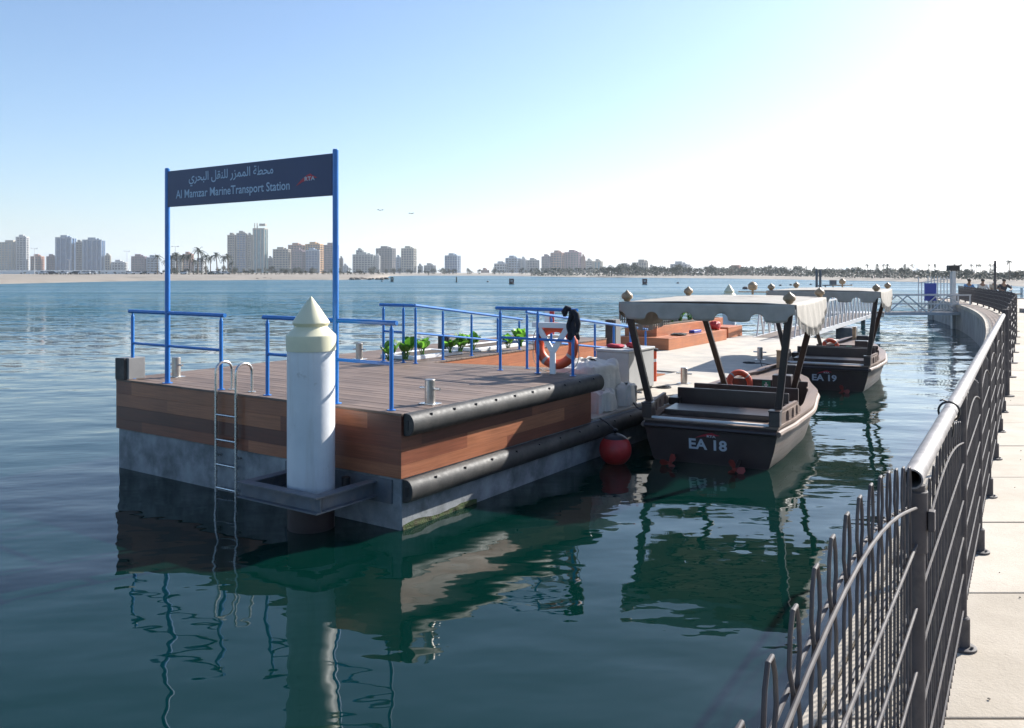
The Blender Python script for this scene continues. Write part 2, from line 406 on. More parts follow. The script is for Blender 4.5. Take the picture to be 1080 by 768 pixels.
    # facets of choppy water never show the full grazing reflection
    gm = ramp(n, wv(.10, 1, 4, .06, 5, .6), [(.38, (.44, .44, .44)), (.62, (.68, .68, .68))])
    cap = mathn(n, 'SUBTRACT', .92, mathn(n, 'MULTIPLY', far, gm))
    n.links.new(mathn(n, 'MINIMUM', fr.outputs[0], cap), mx.inputs[0])
    n.links.new(df.outputs[0], mx.inputs[1]); n.links.new(gl.outputs[0], mx.inputs[2]); n.links.new(mx.outputs[0], n.nodes['Material Output'].inputs[0])
    return m
M['water'] = water()
def sand():
    m, n, b = newmat('sand')
    v = coords(n); f = tnoise(n, v, .06, 6, .65)
    c = ramp(n, f, [(.3, (.15, .13, .105)), (.5, (.25, .215, .175)), (.75, (.19, .165, .135))])
    n.links.new(c, b.inputs['Base Color']); b.inputs['Roughness'].default_value = .95
    return m
M['sand'] = sand()
M['dust'] = pm('dusty_ground', (.26, .22, .17), .25, .02, .95, .03)
M['brick'] = None
def brickmat():
    m, n, b = newmat('brick_paving')
    bt = nnode(n, 'ShaderNodeTexBrick'); bt.inputs['Scale'].default_value = 1; bt.inputs['Brick Width'].default_value = .42; bt.inputs['Row Height'].default_value = .21
    bt.inputs['Mortar Size'].default_value = .012
    bt.inputs['Color1'].default_value = (.34, .25, .19, 1); bt.inputs['Color2'].default_value = (.42, .32, .25, 1); bt.inputs['Mortar'].default_value = (.16, .12, .1, 1)
    n.links.new(coords(n), bt.inputs['Vector']); n.links.new(bt.outputs[0], b.inputs['Base Color']); b.inputs['Roughness'].default_value = .9
    return m
M['brick'] = brickmat()

# ------------------------------------------------------------------ water and land
wm = MB(); wm.add([(-7000, -40, 0), (7000, -40, 0), (7000, 7000, 0), (-7000, 7000, 0)], [(0, 1, 2, 3)])
tag(wm.build('water', M['water'], smooth=0), kind='structure')

SH = [(-700, 306), (-300, 302.5), (-120, 300.8), (0, 299.6), (45, 298.6), (90, 297.6), (130, 296.8), (172, 296.1), (228, 295.8), (285, 295.3), (350, 295.4), (385, 295.0), (404, 294.4),
      (411, 291.3), (440, 290.8), (520, 290.9), (600, 292.3), (690, 293.1), (780, 294), (850, 295.2), (910, 296.2), (965, 297.4), (1020, 299.2), (1080, 302.4), (1200, 308), (1500, 322)]
def shore():
    pts = []
    for (a, b) in zip(SH[:-1], SH[1:]):
        k = max(1, int((b[0] - a[0]) / 10))
        for i in range(k):
            t = i / k; px = a[0] + (b[0] - a[0]) * t; py = a[1] + (b[1] - a[1]) * t
            p = at(px, py, 0); jit = mnoise.noise(Vector((px * .09, 3, 0))) * .03
            pts.append((Vector((p.x, p.y, 0)) * (1 + jit * .5)))
    return pts
SP = shore()
rows = [(-6, -.8), (0, 0.0), (6, .25), (14, .7), (26, 1.15), (45, 1.45), (80, 1.6), (200, 1.7)]
b1 = MB(); nrow = len(rows)
def gz(p): return 1.0 if p.x / p.y * FPX + 540 < 407 else .55
def rowpt(p, off, z):
    d = Vector((p.x, p.y, 0)); L = d.length; q = d * ((L + off) / L)
    zz = z * (gz(p) if z > 0 else 1) + (mnoise.noise(Vector((q.x * .03, q.y * .03, 0))) * .25 if off > 3 else 0)
    return (q.x, q.y, zz)
for p in SP:
    for off, z in rows: b1.v.append(rowpt(p, off, z))
for i in range(len(SP) - 1):
    for j in range(nrow - 1):
        q = i * nrow + j; b1.f.append((q, q + nrow, q + nrow + 1, q + 1))
tag(b1.build('beach', M['sand'], smooth=60), kind='structure')
b2 = MB()
for p in SP:
    d = Vector((p.x, p.y, 0)); L = d.length
    for off in (199, 500, 3500):
        q = d * ((L + off) / L); b2.v.append((q.x, q.y, 1.66 * gz(p)))
for i in range(len(SP) - 1):
    for j in range(2):
        q = i * 3 + j; b2.f.append((q, q + 3, q + 4, q + 1))
tag(b2.build('land', M['dust'], smooth=60), kind='structure')

# ------------------------------------------------------------------ promenade and quay
def fx(d):                                # the fence line
    base = .998 + .604 * (d - 2.113)
    if d > 20: base -= .0048 * (d - 20) ** 2
    return base
def ex(d):                                # the quay edge, a little outside the fence
    return fx(d) - .47 - max(0, min(.30, (d - 10) * .02))
PZ = 1.24
FD = Vector((.604, 1, 0)).normalized()
DS = [-4 + 1.2 * i for i in range(0, 46)]
slab = MB(); base = MB()
g = .007
offs = 3.06 % 1.2
DS = [offs - 6 + 1.2 * i for i in range(0, 48)]
for d0, d1 in zip(DS[:-1], DS[1:]):
    xa0 = fx(d0) - .12 if d0 > 9 else ex(d0); xa1 = fx(d1) - .12 if d1 > 9 else ex(d1)
    x = [0, 2.9, 5.8, 8.7, 11.6, 20, 30, 45]
    for k in range(len(x) - 1):
        jx = rnd.uniform(-.0015, .0015)
        p = [(xa0 + x[k] + g, d0 + g), (xa0 + x[k + 1] - g, d0 + g), (xa1 + x[k + 1] - g, d1 - g), (xa1 + x[k] + g, d1 - g)]
        slab.hexa([(a, b, PZ - .1) for a, b in p] + [(a, b, PZ + jx) for a, b in p])
tag(slab.build('promenade', M['slab'], smooth=0, bevel=.006), kind='structure')
DQ = [-6 + 1.0 * i for i in range(0, 58)]
for d0, d1 in zip(DQ[:-1], DQ[1:]):
    p = [(ex(d0) + .02, d0), (ex(d0) + 46, d0), (ex(d1) + 46, d1), (ex(d1) + .02, d1)]
    base.add([(a, b, PZ - .035) for a, b in p], [(0, 1, 2, 3)])
tag(base.build('promenade_bed', M['joint'], smooth=0), kind='structure')
br = MB()
for d0, d1 in zip(DQ[:-1], DQ[1:]):
    if d0 < 9.2: continue
    p = [(ex(d0) + .12, d0), (fx(d0) - .135, d0), (fx(d1) - .135, d1), (ex(d1) + .12, d1)]
    br.add([(a, b, PZ - .004) for a, b in p], [(0, 1, 2, 3)])
tag(br.build('brick_path', M['brick'], smooth=0), kind='structure')
qw = MB(); cp = MB()
for d0, d1 in zip(DQ[:-1], DQ[1:]):
    p = [(ex(d0) - .02, d0), (ex(d0) + .30, d0), (ex(d1) + .30, d1), (ex(d1) - .02, d1)]
    qw.hexa([(a, b, -1.2) for a, b in p] + [(a, b, PZ - .16) for a, b in p])
    p = [(ex(d0) - .06, d0 + .004), (ex(d0) + .11, d0 + .004), (ex(d1) + .11, d1 - .004), (ex(d1) - .06, d1 - .004)]
    if d0 > 9: cp.hexa([(a, b, PZ - .158) for a, b in p] + [(a, b, PZ + .012) for a, b in p])
    else: cp.hexa([(a, b, PZ - .158) for a, b in [(ex(d0) - .06, d0), (ex(d0) - .004, d0), (ex(d1) - .004, d1), (ex(d1) - .06, d1)]] + [(a, b, PZ + .002) for a, b in [(ex(d0) - .06, d0), (ex(d0) - .004, d0), (ex(d1) - .004, d1), (ex(d1) - .06, d1)]])
q = qw.build('quay_wall', M['quay'], smooth=30); tag(q, 'grey concrete quay wall curving under the promenade down to the water', 'quay wall')
cp.build('coping', M['slab'], q, smooth=0)
pb = MB(); rp_ = random.Random(12)
for k in range(90):
    d = rp_.uniform(2.0, 9) if k < 60 else rp_.uniform(9, 20); x = fx(d) + rp_.uniform(-.25, 1.4); r_ = rp_.uniform(.002, .006); a = rp_.uniform(0, 6)
    c = [(x + r_ * math.cos(a + q * PI / 2.5) * rp_.uniform(.6, 1.3), d + r_ * math.sin(a + q * PI / 2.5) * rp_.uniform(.6, 1.3)) for q in range(5)]
    pb.prism([(u, v_, PZ + .003) for u, v_ in c], (0, 0, 0), (0, 0, r_ * .8))
tag(pb.build('pebbles', M['joint'], smooth=0), 'scattered grit and pebbles lying on the paving', 'grit', kind='stuff')
# end of the promenade and the step across it
st = MB(); st.box(ex(34) + 1.6, ex(34) + 30, 33.2, 33.9, PZ - .02, PZ + .16)
tag(st.build('step', M['quay'], smooth=0, bevel=.01), 'low grey concrete step crossing the promenade at its far bend', 'step')
en = MB(); en.box(ex(50) + .1, ex(50) + 46, 50.6, 51.2, -1.2, PZ + .05)
tag(en.build('end_wall', M['quay'], smooth=0), 'low concrete wall closing the far end of the promenade', 'wall')

# ------------------------------------------------------------------ the fence along the promenade
def fpt(d, z, side=0):                    # side > 0: away from the water
    n = Vector((FD.y, -FD.x, 0))
    return Vector((fx(d), d, z)) + n * side
def panel(d0, d1, ztop, arch, loop, wr=.0048, hr=.0055, sides=6, pitch=.115, zb=PZ + .09, curved=False):
    L = (Vector((fx(d1), d1, 0)) - Vector((fx(d0), d0, 0))).length
    m = MB(); nh = max(2, int(L / pitch)); off = (L - (nh - 1) * pitch) / 2
    top = lambda s: ztop - arch + arch * math.sin(PI * max(0, min(1, s / L))) 
    P = lambda s, z, side=0: fpt(d0 + (d1 - d0) * s / L, z, side)
    for i in range(nh):
        s = off + i * pitch; t = top(s); h = .027
        j = rnd.uniform(-.003, .003)
        pts = [P(s - h, zb), P(s - h, t - .05), P(s - .009, t - .004), P(s - .027 + j, t + loop * .36), P(s - .022 + j, t + loop * .72), P(s - .009 + j, t + loop * .97),
               P(s + .009 + j, t + loop * .97), P(s + .022 + j, t + loop * .72), P(s + .027 + j, t + loop * .36), P(s + .009, t - .004), P(s + h, t - .05), P(s + h, zb)]
        m.tube(pts, wr, sides, caps=False)
    k = 14
    for sd_ in (-.007, .007):
        m.tube([P(L * i / k, top(L * i / k), sd_) for i in range(k + 1)], hr, sides)
        z = ztop - arch - .09
        while z > zb - .02:
            m.tube([P(0, z, sd_), P(L, z, sd_)], hr, sides)
            z -= .155
    return m
fence = thing('mesh_fence', 'grey wire mesh fence with looped tops and a pipe handrail beside the near paving', 'fence', (fx(2.113), 2.113, PZ))
inv = Vector((-fx(2.113), -2.113, -PZ))
def loc_(mb):
    mb.v = [tuple(Vector(v) + inv) for v in mb.v]; return mb
posts = [.62, 2.113, 3.63, 4.88, 6.08, 7.31, 8.55, 9.75]
for i, d in enumerate(posts):
    r = .024 if i < 2 else .019
    ztop = 2.315
    m = MB(); m.tube([fpt(d, PZ, .0), fpt(d, ztop)], r, 14)
    po = loc_(m).build('post', M['fence'], fence)
    m = MB(); m.lathe([(.058, 0), (.058, .008), (.05, .012)], 20, fpt(d, PZ + .001, .0))
    m.lathe([(r + .012, .012), (r + .012, .13), (r + .006, .136)], 14, fpt(d, PZ + .001, .0))
    for a in range(4):
        c = fpt(d, PZ + .01) + Vector((math.cos(a * PI / 2 + .6) * .042, math.sin(a * PI / 2 + .6) * .042, 0))
        m.lathe([(.007, 0), (.007, .012)], 6, c)
    loc_(m).build('base_plate', M['fence'], po)
    if i == 1:
        m = MB(); m.tube([fpt(d, 2.15, 0), fpt(d, 2.30, 0)], .030, 14)
        m.bar(fpt(d, 2.23, .03), fpt(d, 2.23, .045), .03, .05); m.bar(fpt(d, 2.12, -.02), fpt(d, 2.12, -.045), .035, .03)
        loc_(m).build('clamp', M['fence'], po, bevel=.002)
m = panel(posts[0] + .03, posts[1] - .03, 2.37, .105, .10, .0030, .0036, 8)
loc_(m).build('wire_panel', M['fence'], fence)
for a, b in zip(posts[1:-1], posts[2:]):
    m = panel(a + .03, b - .03, 2.20, .08, .09, .0029, .0034, 6)
    loc_(m).build('wire_panel', M['fence'], fence)
m = MB(); ro, ri = .0245, .0205
a, b = fpt(2.06, 2.34), fpt(9.78, 2.34)
m.tube([a, b], ro, 24, caps=False); m.tube([a + FD * .0, b], ri, 24, caps=False)
ax = (b - a).normalized(); xx = ax.cross(Vector((0, 0, 1))).normalized(); yy = xx.cross(ax)
for c in (a, b):
    o = len(m.v)
    for k in range(24):
        u = xx * math.cos(2 * PI * k / 24) + yy * math.sin(2 * PI * k / 24); m.v += [tuple(c + u * ro), tuple(c + u * ri)]
    for k in range(24):
        k2 = (k + 1) % 24; m.f.append((o + 2 * k, o + 2 * k2, o + 2 * k2 + 1, o + 2 * k + 1))
loc_(m).build('handrail', M['railpipe'], fence, fixn=False)
ct = MB()
cc = fpt(3.03, 2.345)
ct.tube([cc + (xx * math.cos(t) + yy * math.sin(t)) * .034 for t in [2 * PI * k / 20 for k in range(20)]], .004, 6, closed=True)
ct.tube([cc + yy * .035 - xx * .005, cc + yy * .04 - xx * .02, cc + yy * .036 - xx * .03], .003, 5)
ct.tube([cc - yy * .033 + xx * .012, cc - yy * .06 + xx * .014, cc - yy * .09 + xx * .01], .0035, 5)
tag(ct.build('cable_tie', M['black']), 'black cable tie wrapped round the pipe handrail of the fence', 'cable tie')

f2 = thing('bar_fence', 'dark metal fence curving along the brick strip at the far end of the promenade', 'fence', (fx(11), 11, PZ))
inv = Vector((-fx(11), -11, -PZ))
pd = [11.0, 13.0, 15.0, 17, 19, 21, 23, 25, 27, 29, 31, 33, 35, 37, 39, 41, 43, 45, 47]
fh_ = lambda d: 1.12 - .26 * max(0, min(1, (d - 14) / 22))
for i, d in enumerate(pd):
    m = MB(); c = fpt(d, PZ); rr = .045 if i == 0 else .03
    m.tube([fpt(d, PZ), fpt(d, PZ + fh_(d))], rr, 8); m.lathe([(.1, 0), (.1, .012)], 12, fpt(d, PZ + .002))
    loc_(m).build('post', M['fence'], f2)
for a, b in zip(pd[:-1], pd[1:]):
    m = panel(a, b, PZ + fh_(a) - .10, .05, .09, .006, .007, 4, .13)
    loc_(m).build('wire_panel', M['fence'], f2)

# ------------------------------------------------------------------ landing stage (local x = towards the boats, local y = along the pontoon)
B = Vector((-1.217, 9.362, 0)); TH = math.atan2(-.561, .828)
VX = Vector((math.cos(TH), math.sin(TH), 0)); VY = Vector((-math.sin(TH), math.cos(TH), 0))
def W(x, y, z=0): return B + VX * x + VY * y + Vector((0, 0, z))
DK, PT = 1.29, .57                       # deck level and pontoon level
PX0 = -5.445                             # left side of the float
PEND = 22.6
stage = thing('landing_stage', 'floating landing stage with wood clad raised deck and long concrete pontoon behind', 'jetty', B, TH)
m = MB(); m.box(PX0, 0, 0, PEND, -.45, PT)
m.build('concrete_float', M['concrete'], stage, smooth=30, bevel=.02)
m = MB(); m.box(PX0 + .02, -.02, 10.9, PEND - .02, PT + .002, PT + .03); m.box(-1.42, -.02, 4.4, 10.9, PT + .002, PT + .03)
for y in (13.5, 16.5, 19.5): pass
m.build('walkway_slab', M['pontoon'], stage, smooth=30)
m = MB()
m.box(PX0 - .022, .022, -.022, 0.0, PT + .004, DK - .028)                      # front face
m.box(0.0, .022, 0.001, 4.263, PT + .004, DK - .028)                            # right face
m.box(PX0 - .022, PX0, 0.001, 10.73, PT + .004, DK - .028)
m.box(-1.45, .0, 4.241, 4.263, PT + .033, DK - .028)                            # face over the step down
m.box(PX0 + .001, -3.16, 10.71, 10.73, PT + .033, DK - .028)
m.build('wood_cladding', M['mahogany'], stage, smooth=0)
m = MB(); m.box(-3.16, -3.13, 4.27, 10.73, PT + .033, DK - .03)
m.build('terrace_wall', M['planter_wood'], stage, smooth=0)
m = MB()
bw = .145; y = -.03; i = 0
while y < 4.27:
    m.box(PX0 - .03, .03, y + .004, min(y + bw - .004, 4.275), DK - .027, DK + rnd.uniform(-.001, .001)); y += bw
m.build('deck_boards', M['deck'], stage, smooth=0, bevel=.003)
m = MB(); m.box(PX0 + .01, -.01, .01, 4.25, DK - .09, DK - .05)
m.build('deck_underlay', M['black'], stage, smooth=0)
m = MB(); y = 4.28
while y < 10.7:
    m.box(PX0 - .03, -3.12, y + .004, min(y + bw - .004, 10.74), DK - .027, DK + rnd.uniform(-.001, .001)); y += bw
m.build('terrace_boards', M['deck'], stage, smooth=0, bevel=.003)
m = MB(); N = 42
for k in range(N):
    y0 = 4.285 + 6.0 * k / N; y1 = 4.285 + 6.0 * (k + 1) / N - .008
    z0 = DK - (DK - PT - .03) * k / N; z1 = DK - (DK - PT - .03) * (k + .95) / N
    m.hexa([(-3.12, y0, z0 - .03), (-1.46, y0, z0 - .03), (-1.46, y1, z1 - .03), (-3.12, y1, z1 - .03), (-3.12, y0, z0), (-1.46, y0, z0), (-1.46, y1, z1), (-3.12, y1, z1)])
m.build('ramp', M['ramp'], stage, smooth=0)
m = MB(); m.prism([(-1.455, 4.27, PT + .033), (-1.455, 10.25, PT + .033), (-1.455, 10.25, PT + .05), (-1.455, 4.27, DK - .03)], (0, 0, 0), (.03, 0, 0))
m.build('ramp_wall', M['planter_wood'], stage, smooth=0)
# rubber fenders
def dfender(m, x, z, y0, y1, rz=.124, rx=.145):
    prof = [(0, -rz), (rx * .35, -rz)] + [(rx * .35 + rx * .65 * math.sin(t), -rz * math.cos(t)) for t in [PI * k / 10 for k in range(1, 10)]] + [(rx * .35, rz), (0, rz)]
    m.prism([(x + a, y0, z + b) for a, b in prof], (0, 0, 0), (0, y1 - y0, 0))
m = MB(); dfender(m, .024, DK - .125, .012, 4.42)
fe = m.build('fender', M['rubber'], stage, smooth=40, bevel=.008)
def bolts(fe, n_, x, y0, dy, z):
    bm_ = None
    for k in range(n_):
        if bm_ is None: m = MB(); m.lathe([(.018, -.012), (.02, .012)], 8); bm_ = m.build('fender_bolt', M['black'], fe); o = bm_
        else: o = bm_.copy(); COL.objects.link(o)
        o.location = (x, y0 + k * dy, z)
bolts(fe, 10, .139, .35, .42, DK - .04)
m = MB(); m.box(.06, .095, .004, .012, DK - .18, DK - .07)
m.build('end_slot', M['black'], fe, smooth=0)
m = MB(); dfender(m, .005, PT - .135, .012, PEND - .1)
fe = m.build('fender', M['rubber'], stage, smooth=40, bevel=.008)
bolts(fe, 24, .12, .45, .55, PT - .05); m = MB()
m.box(.055, .095, .004, .012, PT - .19, PT - .08)
m.build('end_slot', M['black'], fe, smooth=0)
# algae on the near corner at the waterline
def algae():
    m_, n, b = newmat('algae'); b.inputs['Base Color'].default_value = (.035, .06, .015, 1); b.inputs['Roughness'].default_value = .9
    v = coords(n); c = ramp(n, tnoise(n, v, 9, 5), [(.35, (.05, .045, .02)), (.65, (.05, .085, .02))]); n.links.new(c, b.inputs['Base Color'])
    bump(n, b, tnoise(n, v, 60, 4), .02); return m_
m = MB()
def alg(u, t):
    yy_ = .02 + 1.35 * u; top = .035 + .045 * mnoise.noise(Vector((yy_ * 2.2, 1, 0))) * (1 - u * .3) + .02
    return (.008 + .012 * mnoise.noise(Vector((yy_ * 9, t * 5, 2))) + .006, yy_, -.1 + (top + .1) * t)
m.grid(60, 6, alg); m.build('algae_growth', algae(), stage, smooth=0)

# pile in its steel guide frame
fr = thing('pile_frame', 'dark grey steel beam frame bolted to the jetty side round the white pile', 'frame', W(0, 0, 0), TH)
m = MB()
def ibeam(m, a, b, h=.16, wd=.13):
    a = Vector(a); b = Vector(b)
    for dz in (h / 2, -h / 2): m.bar(a + Vector((0, 0, dz)), b + Vector((0, 0, dz)), wd, .016)
    m.bar(a, b, .014, h - .016)
ibeam(m, (-1.60, -.86, .42), (-.335, -.86, .42)); m.build('cross_beam', M['frame_steel'], fr, smooth=0)
for x in (-.40, -1.53):
    m = MB(); ibeam(m, (x, -.79, .42), (x, -.022, .42)); m.build('side_beam', M['frame_steel'], fr, smooth=0)
m = MB(); m.box(-1.85, -.12, -.022, -.004, .28, .545); m.build('back_plate', M['frame_steel'], fr, smooth=0)
for a, b in ((-1.2, -.18), (-.66, -.18)):
    m = MB(); m.lathe([(.05, -.05), (.05, .05)], 12, (a, b, .49)); m.build('roller', M['black'], fr)
def make_pile(loc, label, top):
    p = thing('mooring_pile', label, 'pile', loc)
    m = MB(); m.lathe([(.262, .37), (.262, top - .595)], 40); m.build('shaft', M['pile'], p)
    m = MB(); m.lathe([(.258, -2.0), (.258, .368)], 32); m.build('wet_foot', M['rust'], p)
    m = MB(); m.lathe([(.272, top - .60), (.275, top - .45), (.272, top - .43), (.185, top - .345), (.18, top - .335), (.205, top - .295), (.2, top - .28), (.09, top - .115), (.004, top)], 40)
    m.build('cap', M['cream'], p, smooth=25)
    return p
pl = W(-.93, -.45); make_pile((pl.x, pl.y, 0), 'white pile with cream pointed cap held in steel frame before the deck', 2.57)
pl2 = atd(769, 34); make_pile((pl2.x, pl2.y, 0), 'distant white pile whose cream tip shows above the boat canopies', 2.36)

# ladder
ld = thing('boarding_ladder', 'stainless boarding ladder hooked over the shaded side of the deck', 'ladder', W(-2.90, 0, 0), TH)
for x in (-.20, .20):
    m = MB(); arc = [(x, -.08 + .13 + .13 * math.cos(t) , 1.55 + .12 * math.sin(t)) for t in [PI - PI * k / 10 for k in range(11)]]
    arc = [(x, -.08 - .0, -.03), (x, -.08, 1.5)] + [(x, .045 + .125 * math.cos(t), 1.56 + .11 * math.sin(t)) for t in [PI - PI * k / 10 for k in range(11)]] + [(x, .17, 1.5), (x, .17, DK)]
    m.tube(arc, .0175, 10); m.lathe([(.05, 0), (.05, .008)], 14, (x, .17, DK + .002))
    m.build('side_rail', M['steel'], ld)
for z in (.06, .36, .68, 1.0):
    m = MB(); m.tube([(-.2, -.08, z), (.2, -.08, z)], .014, 8); m.build('rung', M['steel'], ld)
m = MB()
for x in (-.2, .2): m.tube([(x, -.08, .47), (x, -.005, .47)], .016, 8)
m.build('bracket', M['steel'], ld)

# railings
def railing(label, x0, y0, posts_, over0=.08, over1=.08, axis='x', top=.98, mid=.52, group=None):
    """posts_ = distances along the axis from (x0, y0)"""
    r_ = thing('railing', label, 'railing', W(x0, y0, DK), TH, group)
    q = (lambda t, z: (t, 0, z)) if axis == 'x' else (lambda t, z: (0, t, z))
    for t in posts_:
        m = MB(); m.tube([q(t, 0), q(t, top - .07)], .024, 10); m.tube([q(t, top - .07), q(t, top - .035), q(t, top - .02)], [.024, .012, .012], 10)
        m.lathe([(.05, 0), (.05, .008)], 14, q(t, .001)); m.build('post', M['blue'], r_)
    m = MB(); m.tube([q(posts_[0] - over0, top), q(posts_[-1] + over1, top)], .027, 12); m.build('top_rail', M['blue'], r_)
    m = MB(); m.tube([q(posts_[0], mid), q(posts_[-1], mid)], .02, 10); m.build('middle_rail', M['blue'], r_)
    return r_
railing('blue tube railing at the outer end of the deck under the sign', -5.235, .09, [0, 2.014])
railing('blue tube railing behind the white pile by the black fender', -2.305, .09, [0, 2.082])
railing('short blue railing at the back of the deck beside the leafy planters', -3.93, 3.98, [0, .46], .08, .245)
railing('blue railing at the back of the deck in front of the orange life ring', -1.45, 3.98, [0, .70, 1.32])
def ramp_rail(label, x, pts, zb, over=.1):
    r_ = thing('ramp_railing', label, 'railing', W(x, 4.0, 0), TH)
    zt = lambda y: 2.275 - .118 * (y - 3.98)
    for y in pts:
        m = MB(); m.tube([(0, y - 4, zb(y)), (0, y - 4, zt(y) - .07)], .022, 10); m.tube([(0, y - 4, zt(y) - .07), (0, y - 4, zt(y) - .03)], [.022, .012], 8)
        m.lathe([(.045, 0), (.045, .008)], 12, (0, y - 4, zb(y) + .001)); m.build('post', M['blue'], r_)
    for dz, nm, rr in ((0, 'top_rail', .025), (-.47, 'middle_rail', .019)):
        m = MB(); y0, y1 = pts[0] - .02, pts[-1] + (over if dz == 0 else 0)
        if dz: 
            y1 = min(y1, 7.2) if zb(9) > 1.2 else y1
        m.tube([(0, y0 - 4, zt(y0) + dz), (0, y1 - 4, zt(y1) + dz)], rr, 10); m.build(nm, M['blue'], r_)
ramp_rail('sloping blue railing on the planter side of the ramp', -3.2, [3.98, 4.72, 5.56, 6.4, 7.15], lambda y: DK)
ramp_rail('sloping blue railing between the ramp and the grey box', -1.50, [4.83, 5.6, 6.4, 7.18, 7.95, 8.68, 9.4], lambda y: DK - (DK - PT - .03) * (y - 4.285) / 6.0)

# sign gantry
sg = thing('station_sign', 'navy station name board with Arabic and English lettering on two tall blue poles', 'sign', W(-4.395, .09, DK), TH)
for x in (0, 3.294):
    m = MB(); m.tube([(x, 0, 0), (x, 0, 2.985)], .036, 16); m.lathe([(.07, 0), (.07, .01)], 16, (x, 0, .001)); m.lathe([(.0365, 0), (.03, .012)], 16, (x, 0, 2.985))
    m.build('pole', M['blue'], sg)
m = MB(); m.box(.037, 3.257, -.022, .022, 2.455, 2.95); bd = m.build('sign_board', M['navy'], sg, smooth=0, bevel=.004)
def bd_text(body, p0, p1, z0, z1, mat, bold=0, y=-.0245, nm='lettering'):
    return text_mesh(body, 4.318 - p0, 4.318 - p1, z0 - DK, z1 - DK, y, 0, bold).build(nm, mat, bd, smooth=0, fixn=False)
bd_text('Al Mamzar MarineTransport Station', 4.09, 1.79, 3.815, 3.965, M['letter'], .012)
ar = ["\uFEE3\uFEA4\uFEC4\uFE94", "\uFE8D\uFEDF\uFEE4\uFEE4\uFEB0\uFEAD", "\uFEDF\uFEE0\uFEE8\uFED8\uFEDE", "\uFE8D\uFEDF\uFE92\uFEA4\uFEAE\uFEF1"]
bd_text(' '.join(ar)[::-1], 3.80, 2.09, 4.0, 4.19, M['letter'], .012)
lx = 4.318 - 1.683; lz = 3.885 - DK
m = MB()
sw = [(0, 0), (.10, .075), (.20, .125), (.255, .14), (.30, .115), (.375, .085), (.31, .078), (.27, .07), (.20, .062), (.12, .045)]
m.add([(lx + a, -.0242, lz + b) for a, b in sw], [tuple(range(len(sw)))])
m.build('logo', M['logo'], bd, smooth=0, fixn=False)
text_mesh('RTA', lx + .16, lx + .335, lz + .055, lz + .105, -.0265, 0, .02).build('lettering', M['hletter'], bd, smooth=0, fixn=False)

# mooring bollards
def make_bollard(label, loc, h=.30, r=.055, rot=0):
    b_ = thing('bollard', label, 'bollard', loc, TH + rot, 'steel mooring bollards')
    m = MB(); m.lathe([(r, .01), (r, h - .006), (r - .006, h)], 20); m.build('post', M['brushed'], b_)
    m = MB(); m.tube([(-.15, 0, h * .62), (.15, 0, h * .62)], .016, 10); m.build('cross_pin', M['steel'], b_)
    m = MB(); m.box(-.11, .11, -.09, .09, 0, .01); m.build('base_plate', M['steel'], b_, smooth=0, bevel=.003)
    return b_
Pp = lambda px, py, z: at(px, py, z)
b0 = make_bollard('steel bollard with cross pin on the deck near the black fender', Pp(453.5, 426, DK + .001), .29, .062)
def bol(label, px, py, z, s=1): dup(b0, Pp(px, py, z), TH, label, s)
bol('steel bollard with cross pin at the outer corner of the deck below the sign', 186, 397.5, DK + .001)
bol('steel bollard with cross pin at the back edge of the deck before the water', 379, 379, DK + .001)
bol('steel bollard beside the white covered pile near the red buoy', 668, 425, PT + .031, 1.05)
bol('steel bollard on pontoon between the grey box and the nearer boat', 721.5, 404.5, PT + .031, 1.1)
bol('steel bollard on pontoon by the bow of the nearer boat', 801.5, 379.5, PT + .031, 1.1)
# square guide posts
def sqpost(label, px, py, h, z=DK, wd=.26):
    p = Pp(px, py, z); t = thing('guide_post', label, 'post', p, TH, 'square grey guide posts')
    m = MB(); m.box(-wd / 2 + .05, wd / 2, -wd / 2, wd / 2, 0, h); m.build('casing', M['postgrey'], t, smooth=0, bevel=.006)
    m = MB(); m.box(-wd / 2, wd / 2 - .04, -wd / 2 - .05, -wd / 2 - .003, 0, h - .004); m.build('rubber_pad', M['rubber'], t, smooth=0, bevel=.006)
sqpost('square grey post with black rubber face at the outer deck corner', 139, 399, .31)
sqpost('square grey post with black rubber face behind the leafy planters', 473, 368, .30)
sqpost('square grey post with black rubber face beside the brown wooden planter', 647, 364, .62, PT + .5)

# planters with leaves on the terrace
def leafplant(name_, n=11, h=.42, seed=1, wid=.11):
    rn = random.Random(seed); st_ = MB(); lf = MB()
    for k in range(n):
        a = 2 * PI * k / n * 2.4 + rn.uniform(-.3, .3); tilt = rn.uniform(.08, .6); L = h * rn.uniform(.6, 1.0)
        d = Vector((math.cos(a) * math.sin(tilt), math.sin(a) * math.sin(tilt), math.cos(tilt)))
        p0 = Vector((rn.uniform(-.04, .04), rn.uniform(-.04, .04), 0)); p1 = p0 + d * L * .55
        st_.tube([p0, (p0 + p1) / 2 + Vector((0, 0, .02)), p1], [.008, .006, .004], 5)
        side = d.cross(Vector((0, 0, 1))).normalized(); nrm = side.cross(d)
        LL = L * rn.uniform(.5, .7); ww = wid * rn.uniform(.75, 1.15); o = len(lf.v)
        S = 7
        for i in range(S + 1):
            t = i / S; wd_ = ww * math.sin(PI * (t * .92 + .04)) ** .7 * (1 - .15 * t)
            c = p1 + d * LL * t + Vector((0, 0, -LL * .16 * t * t)) + Vector((d.x, d.y, 0)) * LL * .18 * t * t
            lf.v += [tuple(c - side * wd_ + nrm * wd_ * .25), tuple(c), tuple(c + side * wd_ + nrm * wd_ * .25)]
        for i in range(S):
            for j in range(2):
                q = o + i * 3 + j; lf.f.append((q, q + 1, q + 4, q + 3))
    return st_, lf
G = 'broad leaved plants in the jetty planters'
protos = []
